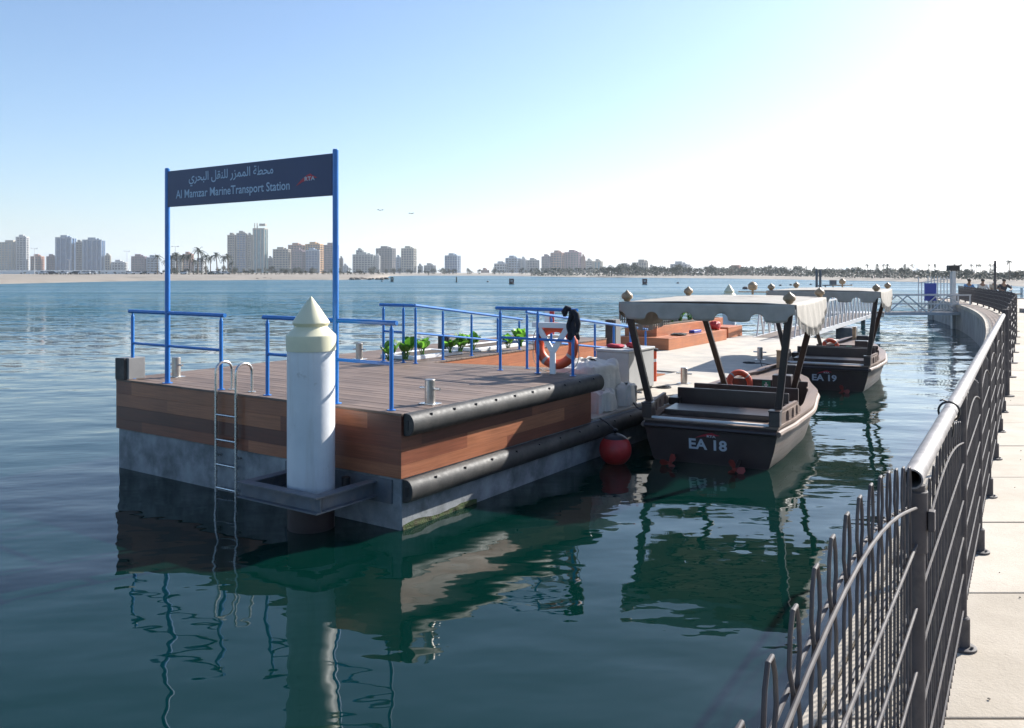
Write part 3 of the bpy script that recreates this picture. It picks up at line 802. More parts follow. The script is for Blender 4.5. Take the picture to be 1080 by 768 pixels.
def plant(label, loc, sc_, seed, n=11, h=.42, wid=.11):
    t = thing('leafy_plant', label, 'plant', loc, rnd.uniform(0, 6), G)
    s_, l_ = leafplant('p', n, h, seed, wid)
    s_.build('stem', M['leaf'], t); l_.build('foliage', M['leaf'], t, smooth=60, fixn=False)
    t.scale = (sc_,) * 3
PL = [(411, 380.5, .95, 'low bright green plant nearest the back corner of the deck'), (428, 379, 1.1, 'broad leaved plant between two posts of the short back railing'),
      (446, 374.5, .9, 'round leaved plant just past the corner of the ramp railing'), (475, 372, .75, 'small dark plant in the middle planter beside a guide post'),
      (485.5, 371, .95, 'spreading plant in the middle of the middle planter'), (498, 369.5, .95, 'plant with tilted leaf at the far end of the middle planter'),
      (536, 367, .8, 'dark leaved plant at the near end of the third planter'), (549, 365.5, 1.0, 'bright upright plant at the far end of the third planter')]
for i, (px, py, s_, lb) in enumerate(PL): plant(lb, Pp(px, py, DK + .06), s_ * .88, 20 + i, 17 + i % 4, .42, .095)
def curb(y0, y1, label):
    t = thing('planter_kerb', label, 'planter', W(-3.95, y0, DK), TH, 'white edged planters on the terrace')
    L = y1 - y0
    m = MB(); m.box(.30, .40, 0, L, .002, .07); m.box(-.40, -.30, 0, L, .002, .07); m.box(-.298, .298, 0, .1, .002, .068); m.box(-.298, .298, L - .1, L, .002, .068)
    m.build('kerb', M['white'], t, smooth=0, bevel=.008)
    m = MB(); m.box(-.298, .298, .102, L - .102, .003, .055); m.build('soil', M['soil'], t, smooth=0)
curb(4.35, 5.75, 'white edged planter nearest the back corner of the deck')
curb(6.25, 7.95, 'white edged planter in the middle of the terrace')
curb(8.4, 10.2, 'white edged planter at the far end of the terrace')

# lifebuoy on its stand
lp = Pp(583, 394.5, DK)
ls = thing('lifebuoy_stand', 'white Y shaped lifebuoy stand behind the back railing', 'stand', (lp.x, lp.y, DK), TH + R(8))
m = MB(); m.box(-.045, .045, -.02, .02, 0, .36); m.build('post', M['white'], ls, smooth=0, bevel=.004)
m = MB(); m.bar((0, 0, .33), (-.27, 0, .76), .085, .03, (0, 1, 0)); m.bar((0, .001, .33), (.27, .001, .76), .085, .03, (0, 1, 0)); m.build('arm', M['white'], ls, smooth=0, bevel=.004)
m = MB(); m.box(-.34, .34, -.024, .024, .70, .78); m.build('cross_bar', M['white'], ls, smooth=0, bevel=.004)
lb = thing('life_ring', 'orange life ring hanging on the white stand behind the blue railing', 'life ring', lp + Vector((0, 0, .42)) + VY * .10, TH + R(8))
def ring_mesh(Rr=.285, r=.075, n=40, k=12):
    m = MB(); m.tube([(Rr * math.cos(t), 0, Rr * math.sin(t)) for t in [2 * PI * i / n for i in range(n)]], r, k, closed=True); return m
ring_mesh().build('ring', M['ring'], lb)
m = MB()
for c in (.9, 2.5, 4.05, 5.75):
    m = MB(); m.tube([(.285 * math.cos(t), 0, .285 * math.sin(t)) for t in [c - .08, c - .04, c, c + .04, c + .08]], .0775, 12, caps=False)
    m.build('reflective_band', M['greybox'], lb)
m = MB(); m.tube([((.37 + .05 * abs(math.sin(2 * t))) * math.cos(t), -.02, (.37 + .05 * abs(math.sin(2 * t))) * math.sin(t) - .03) for t in [2 * PI * i / 40 for i in range(40)]], .007, 5, closed=True)
m.build('grab_line', M['rope'], lb)
jp = W(-.13, 3.98, DK)
jk = MB()
def drape(u, t):
    a = (u - .5) * 1.3 * PI; rr = .055 + .035 * t + .025 * math.sin(u * 17 + t * 3)
    z = .99 - .42 * t + .04 * math.sin(u * 11) * t
    if t < .12: rr *= .55 + t * 3.7
    return (math.sin(a) * rr * (1.05 - .25 * t) + .02 * math.sin(9 * t), -math.cos(a) * rr * .75 - .005, z)
jk.grid(36, 18, drape)
jk.tube([(.03, -.03, .97), (.09, -.05, .92), (.12, -.05, .78), (.10, -.04, .66)], [.03, .04, .035, .025], 9)
jk.tube([(-.04, 0, .99), (-.09, -.03, 1.01), (-.12, -.04, .95), (-.11, -.05, .89)], [.03, .04, .045, .02], 8)
tag(jk.build('jacket', M['cloth_dark'], solid=.012, smooth=70, loc=jp, rotz=TH), 'dark jacket hung over the end post of the back railing', 'jacket')

# grey box, things on it, sacks and other clutter on the pontoon
bx = thing('storage_box', 'tall pale grey box standing on the pontoon behind the covered pile', 'box', W(-1.38, 7.0, PT + .031), TH)
m = MB(); m.box(0, .68, 0, 1.08, .05, .76); m.build('body', M['greybox'], bx, smooth=0, bevel=.015)
m = MB(); m.box(-.02, .70, -.02, 1.10, .763, .81); m.build('lid', M['greybox'], bx, smooth=0, bevel=.012)
m = MB(); m.box(.03, .65, .03, 1.05, 0, .048); m.build('plinth', M['black'], bx, smooth=0)
def heap(label, loc, sx, sy, sz, name, cat, seed, folds=13, rot=0):
    m = MB()
    def fn(u, t):
        a = 2 * PI * u; k = min(1, t / .42); e = lambda x: math.copysign(abs(x) ** .55, x)
        nz = mnoise.noise(Vector((math.cos(a) * 1.6 + seed, math.sin(a) * 1.6, t * 2)))
        dn = max(0, (t - .42) / .58)
        rr = (k ** .8) * (1 + .10 * nz + dn * (.10 + .075 * math.sin(folds * a + 2 * nz + t * 2) + .05 * math.sin(folds * 2.3 * a + seed)))
        z = sz * (1 - .10 * k * k * (1 + nz) - dn * (.9)) + .05 * mnoise.noise(Vector((u * 9, t * 6, seed))) * (1 - dn)
        q = Vector((e(math.cos(a)) * rr * sx, e(math.sin(a)) * rr * sy, 0))
        z += .035 * mnoise.noise(q * 5 + Vector((seed, 0, 0))) + .02 * mnoise.noise(q * 13)
        return (q.x, q.y, max(.0, z))
    m.grid(96, 26, fn)
    o = m.build(name, M['sack'], loc=loc, rotz=TH + rot, smooth=60)
    return tag(o, label, cat)
def crumple(label, loc, sx, sy, sz, mat, name='cloth', seed=0, cat='cloth', nu=18, nv=10, amp=.35, freq=3.0, flat=.0):
    m = MB()
    def fn(u, t):
        a = 2 * PI * u; b_ = PI * t
        d = Vector((math.cos(a) * math.sin(b_), math.sin(a) * math.sin(b_), -math.cos(b_)))
        k = 1 + amp * mnoise.noise(d * freq + Vector((seed * 7.3, 0, 0))) + amp * .5 * mnoise.noise(d * freq * 2.4 + Vector((0, seed * 3.1, 0)))
        e = lambda x: math.copysign(abs(x) ** .72, x)
        return (e(d.x) * sx * k, e(d.y) * sy * k, max(0.0, sz + e(d.z) * sz * k))
    m.grid(nu, nv, fn)
    o = m.build(name, mat, loc=loc, rotz=TH, smooth=70)
    return tag(o, label, cat)
crumple('crumpled dark red cloth lying on top of the grey box', W(-1.15, 7.35, PT + .843), .17, .12, .035, M['cloth_red'], 'cloth', 3)
crumple('bright red bag lying near the edge of the grey box', W(-.88, 7.5, PT + .843), .10, .09, .05, M['red'], 'bag', 5, 'bag')
heap('large white covered heap on the pontoon beside the deck end', W(-.78, 5.55, PT + .031), .42, .58, .76, 'covered_heap', 'covered heap', 11)
heap('slumped white sack in front of the covered heap', W(-.27, 5.15, PT + .031), .15, .26, .33, 'sack', 'sack', 14, 7)
heap('white plastic sack nearest the bollard and the grey box', W(-.32, 6.05, PT + .031), .17, .3, .34, 'sack', 'sack', 17, 8, .3)
rp = Pp(690, 402, PT + .031)
hp = thing('hydrant_post', 'slim orange red post with dark cap beside the grey box', 'post', rp, TH)
m = MB(); m.lathe([(.05, 0), (.05, .62)], 16); m.build('shaft', M['ring'], hp)
m = MB(); m.lathe([(.085, .622), (.085, .66), (.06, .675)], 16); m.build('cap', M['black'], hp)
m = MB(); m.lathe([(.054, .40), (.054, .46)], 16); m.build('band', M['white'], hp)
mp_ = W(-4.4, 10.3, DK)
mk = thing('marker_post', 'red marker board with white side standing at the far end of the terrace', 'marker', (mp_.x, mp_.y, DK), TH + R(20))
m = MB(); m.box(-.02, .09, -.02, .02, 0, .62); m.build('red_side', M['red'], mk, smooth=0, bevel=.004)
m = MB(); m.box(-.14, -.022, -.02, .02, 0, .62); m.build('white_side', M['white'], mk, smooth=0, bevel=.004)

def coil(label, px, py, z, r0=.07, n_=4):
    p = Pp(px, py, z); m = MB(); pts = [((r0 + .02 * t / (2 * PI)) * math.cos(t), (r0 + .02 * t / (2 * PI)) * math.sin(t), .012 + .006 * math.sin(t * 1.7)) for t in [2 * PI * n_ * i / 60 for i in range(61)]]
    pts += [(pts[-1][0] + .12 * k, pts[-1][1] + .09 * math.sin(k * 1.4), .012) for k in range(1, 6)]
    m.tube(pts, .011, 6); tag(m.build('rope_coil', M['darkrope'], loc=p, rotz=rnd.uniform(0, 6)), label, 'rope')
coil('dark rope coil lying on the pontoon between two bollards', 700, 409, PT + .032)
coil('dark rope coil at the foot of the bollard by the nearer boat bow', 790, 383, PT + .032)
# stepped wooden planters on the pontoon
def wplanter(label, x0, x1, xs, y0, y1, ys, zl, zu):
    t = thing('wooden_planter', label, 'planter', W(x1, y0, PT + .031), TH)
    m = MB(); m.box(x0 - x1, 0, 0, y1 - y0, 0, zl); m.build('bench', M['planter_wood'], t, smooth=0, bevel=.006)
    m = MB(); m.box(x0 - x1 + .01, xs - x1, ys - y0, y1 - y0 - .01, zl + .002, zu); m.build('planting_box', M['planter_wood'], t, smooth=0, bevel=.006)
    m = MB(); m.box(x0 - x1 + .1, xs - x1 - .1, ys - y0 + .1, y1 - y0 - .1, zu + .002, zu + .02); m.build('soil', M['soil'], t, smooth=0)
    return t
wplanter('long stepped wooden planter with green plants on top at mid pontoon', -5.35, -3.7, -4.3, 15.6, 20.3, 16.1, .34, .63)
wplanter('shorter stepped wooden planter beyond the long one near the gangway', -5.35, -3.9, -4.6, 21.0, 22.4, 21.05, .36, .62)
for i, (y, s_) in enumerate(((16.8, 1.5), (17.5, 1.2), (18.3, 1.5), (19.0, 1.3), (19.8, 1.4))):
    plant(['tall grassy plant at the near end of the long wooden planter', 'shorter plant second from the near end of the long wooden planter', 'bushy plant in the middle of the long wooden planter',
           'fourth plant along the long wooden planter', 'plant at the far end of the long wooden planter'][i], W(-4.8, y, PT + .68), s_, 60 + i, 26, .4, .06)
crumple('dark net heap lying on the wooden bench', W(-3.98, 17.0, PT + .375), .22, .30, .03, M['darkrope'], 'net', 31, 'net', amp=.5)
m = MB(); m.box(-.09, .09, -.3, .3, 0, .09); tag(m.build('blue_crate', M['bluebox'], loc=W(-3.95, 18.2, PT + .375), rotz=TH, bevel=.015), 'flat blue plastic crate on the wooden bench', 'crate')
crumple('red bag sitting at the far end of the wooden bench', W(-3.95, 19.9, PT + .375), .17, .2, .14, M['red'], 'bag', 33, 'bag')

# red mooring buoy
bp = atd(649, 12.7, .20)
by = thing('red_buoy', 'round red buoy with dark top floating against the pontoon fender', 'buoy', bp)
m = MB(); r = .24; m.lathe([(r * math.cos(t), r * math.sin(t)) for t in [-PI / 2 + .02 + (PI * .74) * k / 14 for k in range(15)]], 28); m.build('ball', M['red'], by)
m = MB(); t0 = -PI / 2 + .02 + PI * .74; m.lathe([(r * 1.004 * math.cos(t), r * 1.004 * math.sin(t)) for t in [t0 + (PI / 2 - .05 - t0) * k / 7 for k in range(8)]] + [(.04, r + .05), (.02, r + .07)], 28); m.build('top', M['black'], by)
e_ = W(.02, 4.55, PT + .02) - bp
m = MB(); m.tube([(0, 0, r + .05), e_ * .5 + Vector((0, 0, .16)), e_], .012, 6); m.build('line', M['darkrope'], by)

# ------------------------------------------------------------------ the boats
def lerp(tab, y):
    for (a, va), (b, vb) in zip(tab[:-1], tab[1:]):
        if y <= b:
            t = (y - a) / (b - a); t = max(0, min(1, t)); t = t * t * (3 - 2 * t) * .5 + t * .5
            return va + (vb - va) * t
    return tab[-1][1]
HB = [(0, .97), (1, 1.07), (2.6, 1.14), (4.2, 1.04), (5.4, .74), (6.3, .33), (6.8, .05)]
GZ = [(0, .60), (2.5, .565), (4.4, .60), (5.8, .70), (6.8, .81)]
LB = 6.8
def boat(label, loc, rotz):
    t = thing('passenger_boat', label, 'boat', loc, rotz, 'moored water taxis')
    m = MB(); NS = 30; prof = None
    def sec(y):
        hb = lerp(HB, y); g = lerp(GZ, y); f = min(1, y / 5.5)
        return [(hb, g), (hb * .995, g - .12), (hb * .955, .28 + .1 * f), (hb * .88, .03), (hb * .62, -.22), (0.0, -.32)]
    S = [sec(LB * i / NS) for i in range(NS + 1)]; k = 6
    for sgn in (1, -1):
        o = len(m.v)
        for i, s_ in enumerate(S):
            yb = LB * i / NS
            for (x, z) in s_:
                m.v.append((sgn * x, yb + (.10 * (z - .6) if i == 0 else 0) * -1 + (max(0, z) * .35 - .3 if i == NS else 0), z))
        for i in range(NS):
            for j in range(k - 1):
                q = o + i * k + j; m.f.append((q, q + k, q + k + 1, q + 1))
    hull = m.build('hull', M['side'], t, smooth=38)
    # transom
    m = MB(); o = len(m.v); ring = [(x, z) for x, z in S[0]] + [(-x, z) for x, z in S[0][:-1]][::-1]
    m.v += [(x, -.10 * (z - .6) - .001, z) for x, z in ring]; m.f.append(tuple(range(o, o + len(ring))))
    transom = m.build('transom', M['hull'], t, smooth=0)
    # inner skin and floor
    m = MB()
    for sgn in (1, -1):
        o = len(m.v); ys = [.05 + (5.9) * i / 20 for i in range(21)]
        for y in ys:
            hb = lerp(HB, y) - .13; m.v += [(sgn * max(.02, hb), y, lerp(GZ, y) - .01), (sgn * max(.02, hb - .05), y, .12)]
        for i in range(20): m.f.append((o + 2 * i, o + 2 * i + 2, o + 2 * i + 3, o + 2 * i + 1))
    m.build('inner_lining', M['hullwood'], hull, smooth=40)
    m = MB(); ys = [.05 + 5.9 * i / 20 for i in range(21)]
    for y in ys: hb = max(.02, lerp(HB, y) - .18); m.v += [(-hb, y, .14), (hb, y, .14)]
    for i in range(20): m.f.append((2 * i, 2 * i + 1, 2 * i + 3, 2 * i + 2))
    m.build('floor', M['hullwood'], t, smooth=0)
    # gunwale cap and rubbing strake
    for sgn in (1, -1):
        m = MB(); o = len(m.v); ys = [LB * i / 40 for i in range(41)]
        for y in ys:
            hb = lerp(HB, y); g = lerp(GZ, y); wd = .15 if y < 6.2 else .15 * (6.8 - y) / .6 + .03
            yy_ = min(y, LB - .02)
            m.v += [(sgn * (hb + .02), yy_, g), (sgn * (hb + .02), yy_, g + .035), (sgn * max(.0, hb - wd), yy_, g + .035), (sgn * max(.0, hb - wd), yy_, g)]
        for i in range(40):
            q = o + 4 * i
            for a, b in ((0, 1), (1, 2), (2, 3), (3, 0)): m.f.append((q + a, q + b, q + 4 + b, q + 4 + a))
        m.f.append((o, o + 1, o + 2, o + 3))
        m.build('gunwale', M['hullwood'], t, smooth=40)
        m = MB(); m.tube([(sgn * (lerp(HB, y) + .018), min(y, LB - .02), lerp(GZ, y) - .07) for y in ys], .042, 8)
        m.build('rubbing_strake', M['hullwood'], t)
    m = MB(); m.tube([(-.97, -.03, .535), (.97, -.03, .535)], .035, 8); m.build('rubbing_strake', M['hull'], t)
    # quarter boards with arched openings
    for sgn in (1, -1):
        m = MB(); H = .20; cs = [.62, .95, 1.28]; hw = .085
        def X(y): return sgn * (lerp(HB, y) - .035)
        def slabp(poly):
            o = len(m.v); n = len(poly)
            for dx in (-.025, .025): m.v += [(X(y) + dx, y, .638 + z) for y, z in poly]
            m.f.append(tuple(o + i for i in range(n))); m.f.append(tuple(o + n + i for i in range(n))[::-1])
            for i in range(n): j = (i + 1) % n; m.f.append((o + j, o + i, o + n + i, o + n + j))
        ed = [.05] + [v for c in cs for v in (c - hw, c + hw)] + [1.62]
        for i in range(0, len(ed), 2):
            a, b = ed[i], ed[i + 1]
            if b > 1.5: slabp([(a, 0), (b, 0), (b - .02, .06), (a + .06, .14), (a, .155)])
            else: slabp([(a, 0), (b, 0), (b, .155), (a, .155)])
        slabp([(.05, .157), (1.38, .157), (1.36, H), (.05, H)])
        for c in cs:
            for s2 in (1, -1):
                arc = [(c + s2 * hw * math.cos(t_), .075 + .075 * math.sin(t_)) for t_ in [PI / 2 * q / 5 for q in range(6)]]
                slabp([(c + s2 * hw, .1555)] + arc + [(c, .1555)] if arc[-1][1] < .155 else [(c + s2 * hw, .155)] + arc)
        m.build('quarter_board', M['hullwood'], t, smooth=0)
        m = MB(); m.box(sgn * .935 - .075, sgn * .935 + .075, -.02, .16, .637, .84); m.box(sgn * .935 - .085, sgn * .935 + .085, -.03, .17, .842, .865)
        m.build('corner_block', M['hull'], t, smooth=0, bevel=.008)
    # aft deck, hatch lid, benches
    m = MB(); m.box(-.84, .84, .02, 1.22, .575, .615); ad = m.build('aft_deck', M['hullwood'], t, smooth=0, bevel=.006)
    m = MB(); m.box(-.86, .86, -.018, .03, .637, .665); m.build('edge_trim', M['white'], ad, smooth=0, bevel=.004)
    m = MB(); m.box(-.82, .82, .52, 1.2, .617, .70); m.build('hatch_lid', M['hull'], t, smooth=0, bevel=.012)
    for i, (y, zt_) in enumerate(((1.62, .90), (2.75, .84))):
        m = MB(); m.box(-.90, .90, y, y + .06, .16, zt_); bb = m.build('bench_back', M['hull'], t, smooth=0, bevel=.012)
        m = MB(); m.box(-.88, .88, y + .065, y + .5, .42, .47); m.build('bench_seat', M['hullwood'], t, smooth=0, bevel=.01)
    for sgn in (-1, 1):
        m = MB(); m.box(sgn * .93 - .09, sgn * .93 + .09, 1.5, 1.9, .62, .74); m.build('arm_rest', M['hull'], t, smooth=0, bevel=.01)
    m = MB(); hb = lerp(HB, 4.6) - .12; m.box(-hb, hb, 4.6, 4.65, .16, .74); bh = m.build('bulkhead', M['hull'], t, smooth=0, bevel=.008)
    m = MB(); m.box(-.02, .14, 4.588, 4.597, .56, .72); gsn = m.build('safety_sign', M['green'], t, smooth=0)
    m = MB()
    m.box(.022, .098, 4.583, 4.587, .627, .653); m.box(.047, .073, 4.582, 4.586, .59, .69)
    m.build('white_mark', M['white'], gsn, smooth=0)
    m = MB(); n = 14; ys = [4.66 + 1.9 * i / n for i in range(n + 1)]
    for y in ys: hb = max(.03, lerp(HB, y) - .10); m.v += [(-hb, y, lerp(GZ, y) - .03 + .0), (hb, y, lerp(GZ, y) - .03)]
    for i in range(n): m.f.append((2 * i, 2 * i + 1, 2 * i + 3, 2 * i + 2))
    m.build('fore_deck', M['hullwood'], t, smooth=0)
    m = MB(); m.box(-.05, .05, 6.55, 6.67, .76, 1.12); m.box(-.06, .06, 6.54, 6.68, 1.122, 1.15); m.build('stem_post', M['knob'], t, smooth=0, bevel=.01)
    m = MB(); m.box(.17, .52, 5.45, 5.72, .67, .96); m.build('console', M['black'], t, smooth=0, bevel=.03)
    m = MB(); m.box(.28, .62, 3.9, 4.2, .16, .92); m.build('helm', M['hull'], t, smooth=0, bevel=.02)
    # life ring leaning inside, part of the boat's kit
    # posts and canopy
    CZ = 2.30
    cps = [((-.94, .32, .62), (-1.27, .08, CZ)), ((.93, .22, .62), (1.13, .08, CZ)), ((-.52, 4.2, .20), (-.93, 3.3, CZ)), ((.52, 4.2, .20), (1.13, 3.2, CZ))]
    CX = -.07
    for a, b in cps:
        m = MB(); m.bar(a, b, .10, .085, (0, 1, 0)); m.build('canopy_post', M['boatpost'], t, smooth=0, bevel=.01)
    m = MB(); fw = 1.24; y0, y1 = .02, 3.86
    for a, b in (((CX - fw, y0, CZ + .03), (CX + fw, y0, CZ + .03)), ((CX - fw, y1, CZ + .03), (CX + fw, y1, CZ + .03))): m.bar(a, b, .05, .06)
    for x in (CX - fw, CX + fw): m.bar((x, y0 + .03, CZ + .03), (x, y1 - .03, CZ + .03), .05, .06)
    for y in (1.3, 2.25, 3.25): m.bar((CX - fw + .03, y, CZ + .05), (CX + fw - .03, y, CZ + .05), .035, .04)
    fm = m.build('canopy_frame', M['boatpost'], t, smooth=0)
    cw = 1.29; ya, yb = -.02, 3.90; ct_ = CZ + .075
    m = MB()
    def top(u, v):
        x = CX - cw + 2 * cw * u; y = ya + (yb - ya) * v
        ed = min(1, 4 * u * (1 - u)) ; sag = -.022 * math.sin(3 * PI * v) ** 2 * ed
        return (x, y, ct_ + .028 * math.sin(PI * u) + sag + .008 * mnoise.noise(Vector((x * 2, y * 2, 4))))
    m.grid(24, 36, top); cv = m.build('canopy', M['canvas'], t, smooth=60, solid=.012)
    def val_end(y):
        m = MB(); NB = 200
        def fn(u, v):
            x = CX - cw + 2 * cw * u; ph = (u * 5 + .5) % 1.0; dn = abs(ph - .5) * 2       # notch where dn -> 0
            lob = .8 - .8 * math.sqrt(max(0, 1 - (dn / .40) ** 2)) if dn < .40 else .8 + .2 * math.sqrt(max(0, 1 - ((1 - dn) / .60) ** 2))
            dep = .14 + .12 * lob
            return (x, y - .004 * math.sin(u * 60) * v - .02 * math.sin(u * 9 + y) * v * v, ct_ + .004 - dep * v)
        m.grid(NB, 6, fn); m.build('valance', M['canvas'], cv, smooth=60, solid=.008)
    val_end(ya - .012); val_end(yb + .012)
    for sgn in (1, -1):
        m = MB()
        def dep_(v): return .15 + .30 * math.sin(PI * v) ** .8
        def fn(u, v): return (CX + sgn * (cw + .012 + .05 * v * math.sin(PI * u) + .012 * math.sin(u * 40) * v), ya + (yb - ya) * u, ct_ + .004 - dep_(u) * v)
        m.grid(60, 8, fn); m.build('valance', M['canvas'], cv, smooth=60, solid=.008)
        m = MB(); NF = 46
        for i in range(NF):
            u = (i + .5) / NF; x, y, z = fn(u, 1)
            m.box(x - .006, x + .006, y - .014, y + .014, z - .085 - .02 * rnd.random(), z + .004)
        m.build('fringe', M['canvas'], cv, smooth=0)
    for x in (CX - 1.2, CX + 1.2):
        for y in (.06, 3.80):
            m = MB(); m.lathe([(.03, 0), (.05, .012), (.055, .03), (.085, .055), (.09, .085), (.075, .12), (.03, .15), (.008, .175)], 18, (x, y, ct_ + .012)); m.build('finial', M['knob'], t)
    m = MB(); m.tube([(.0, 3.5, ct_ + .05), (.0, 3.5, ct_ + .14)], .02, 8); m.lathe([(.05, 0), (.085, .03), (.085, .10), (.05, .14), (.01, .16)], 14, (0, 3.5, ct_ + .13)); m.bar((-.26, 3.5, ct_ + .10), (.26, 3.5, ct_ + .10), .03, .02)
    m.build('mast_light', M['knob'], t)
    # propellers at the waterline
    for x in (-.50, .44):
        m = MB(); m.tube([(x, .02, .10), (x, -.30, .045)], .028, 10); sh = m.build('shaft', M['boatpost'], t)
        m = MB(); c = Vector((x, -.31, .05)); m.lathe([(.035, -.02), (.035, .02)], 10, c)
        for kk in range(3):
            a = PI / 2 + 2 * PI * kk / 3 + x; u = Vector((math.cos(a), 0, math.sin(a))); v_ = Vector((-math.sin(a), 0, math.cos(a))); o = len(m.v)
            outl = [(.02, -.02), (.07, -.05), (.125, -.045), (.15, 0), (.125, .045), (.07, .04), (.02, .02)]
            for dy in (-.006, .006): m.v += [tuple(c + u * a_ + v_ * b_ + Vector((0, dy + b_ * .5, 0))) for a_, b_ in outl]
            n = len(outl); m.f.append(tuple(o + i for i in range(n))); m.f.append(tuple(o + n + i for i in range(n))[::-1])
            for i in range(n): j = (i + 1) % n; m.f.append((o + j, o + i, o + n + i, o + n + j))
        m.build('propeller', M['propred'], sh)
    return t, transom
def boat_text(hull, num):
    y = lambda z: -.10 * (z - .6) - .004
    for body, x0, x1, z0, z1, mt, nm in (('EA ' + num, -.30, .26, .215, .375, 'hletter', 'lettering'), ('RTA', -.03, .10, .405, .44, 'hletter', 'lettering')):
        m = text_mesh(body, x0, x1, z0, z1, 0, 0, .03); m.v = [(a, y(c) - (.002 if body == 'RTA' else 0), c) for a, b, c in m.v]; m.build(nm, M[mt], hull, smooth=0, fixn=False)
    m = MB(); m.add([(-.21 + a * 1.0, y(.36 + .02 + b * .75), .385 + b * .65) for a, b in sw], [tuple(range(len(sw)))]); m.build('logo', M['logo'], hull, smooth=0, fixn=False)
HD = R(26)
c18 = Vector((3.76 - .97 * math.cos(HD), 12.11 + .97 * math.sin(HD), 0))
bt, h18 = boat('brown canopied water taxi numbered EA 18, moored nearer', c18, -HD)
c19 = Vector((7.52, 20.5, 0))
bt2 = dup(bt, c19, -R(27.5), 'brown canopied water taxi numbered EA 19, moored beyond the other')
h19 = [c for c in bt2.children if c.name.startswith('transom')][0]
boat_text(h18, '18'); boat_text(h19, '19')
def inboat(root, x, y, z):
    a = root.rotation_euler.z; return root.location + Vector((x * math.cos(a) - y * math.sin(a), x * math.sin(a) + y * math.cos(a), z))
def small_ring(root, label):
    r_ = thing('life_ring', label, 'life ring', inboat(root, -.42, 4.44, .66), root.rotation_euler.z + R(35)); r_.rotation_euler.x = R(-14)
    ring_mesh(.215, .058, 32, 10).build('ring', M['ring'], r_)
    for c in (.7, 2.3, 3.9, 5.5):
        m = MB(); m.tube([(.215 * math.cos(q), 0, .215 * math.sin(q)) for q in (c - .07, c, c + .07)], .0595, 10, caps=False); m.build('reflective_band', M['greybox'], r_)
small_ring(bt, 'orange life ring leaning inside the nearer boat'); small_ring(bt2, 'orange life ring leaning inside the farther boat')
# mooring lines
def rope(label, a, b, sag=.2, r=.012, mat='darkrope'):
    a = Vector(a); b = Vector(b); m = MB()
    m.tube([a.lerp(b, i / 12) - Vector((0, 0, sag * math.sin(PI * i / 12))) - a for i in range(13)], r, 6)
    tag(m.build('mooring_line', M[mat], loc=a), label, 'rope')
rope('dark mooring line from the nearer boat stern to the pontoon bollard', inboat(bt, -.93, .1, .88), Pp(668, 425, PT + .2), .12)
rope('dark mooring line from the nearer boat bow to the pontoon', inboat(bt, -.2, 6.1, .80), Pp(801.5, 379.5, PT + .2), .08)

# ------------------------------------------------------------------ gangway, pier and footbridge
GA = W(-2.68, 21.9, PT + .04); GB = Vector((17.6, 43.0, .78))
gw = thing('gangway', 'long aluminium truss gangway rising from the pontoon to the small pier', 'gangway', GA, 0)
gd = (GB - GA); gl = gd.length; gdir = gd.normalized(); gs = Vector((gdir.y, -gdir.x, 0)).normalized()
def GP(s, side, z): return gdir * s + gs * side + Vector((0, 0, z))
m = MB(); n = 60
for k in range(n):
    a, b = gl * k / n, gl * (k + 1) / n - .02
    q_ = [GP(a, -.6, 0), GP(a, .6, 0), GP(b, .6, 0), GP(b, -.6, 0)]; m.hexa([v + Vector((0, 0, -.03)) for v in q_] + q_)
m.build('walking_boards', M['ramp'], gw, smooth=0)
for side in (-.64, .64):
    m = MB(); m.bar(GP(0, side, -.07), GP(gl, side, -.07), .07, .16); m.bar(GP(.3, side, 1.05), GP(gl, side, 1.05), .06, .06)
    nb = 20; L0 = .4
    for k in range(nb):
        s0 = L0 + (gl - .6) * k / nb; s1 = L0 + (gl - .6) * (k + .5) / nb; s2 = L0 + (gl - .6) * (k + 1) / nb
        m.bar(GP(s0, side, .01), GP(s1, side, 1.02), .045, .045); m.bar(GP(s1, side, 1.02), GP(s2, side, .01), .045, .045)
    m.build('side_truss', M['gangway'], gw, smooth=0)
for px, py0, py1, d, wx in ((893, 355, 343, 36, .62),):
    p = atd(px, d); m = MB(); m.box(-.33, .33, -.5, .5, -.3, .52)
    tag(m.build('float_block', M['frame_steel'], loc=(p.x, p.y, 0), rotz=TH, bevel=.03), 'dark float block on the water under the gangway', 'float')
pier = thing('small_pier', 'small grey pier where gangway and footbridge meet', 'pier', (17.9, 43.4, 0))
m = MB(); m.box(-2.6, .9, -.3, 2.0, .55, .76); m.build('deck', M['gangway'], pier, smooth=0, bevel=.02)
for x, y in ((-2.4, .0), (.7, .0), (-2.4, 1.8), (.7, 1.8)):
    m = MB(); m.lathe([(.11, -2), (.11, .548)], 12, (x, y, 0)); m.build('leg', M['frame_steel'], pier)
for x in (-2.05, -1.86):
    m = MB(); m.lathe([(.065, .765), (.065, 2.98)], 10, (x, 1.0, 0)); m.build('tall_pole', M['frame_steel'], pier)
m = MB(); m.bar((-1.75, 1.0, 2.15), (-.6, 1.0, 2.15), .06, .06)
for x in (-1.6, -1.2, -.7): m.bar((x, 1.0, .765), (x, 1.0, 2.12), .05, .05)
m.box(-1.35, -1.05, .9, 1.1, 2.185, 2.42); m.build('rail', M['frame_steel'], pier, smooth=0)
fb = thing('footbridge', 'grey truss footbridge linking the small pier to the quay gate', 'footbridge', (18.3, 42.0, .80))
BL = 4.0
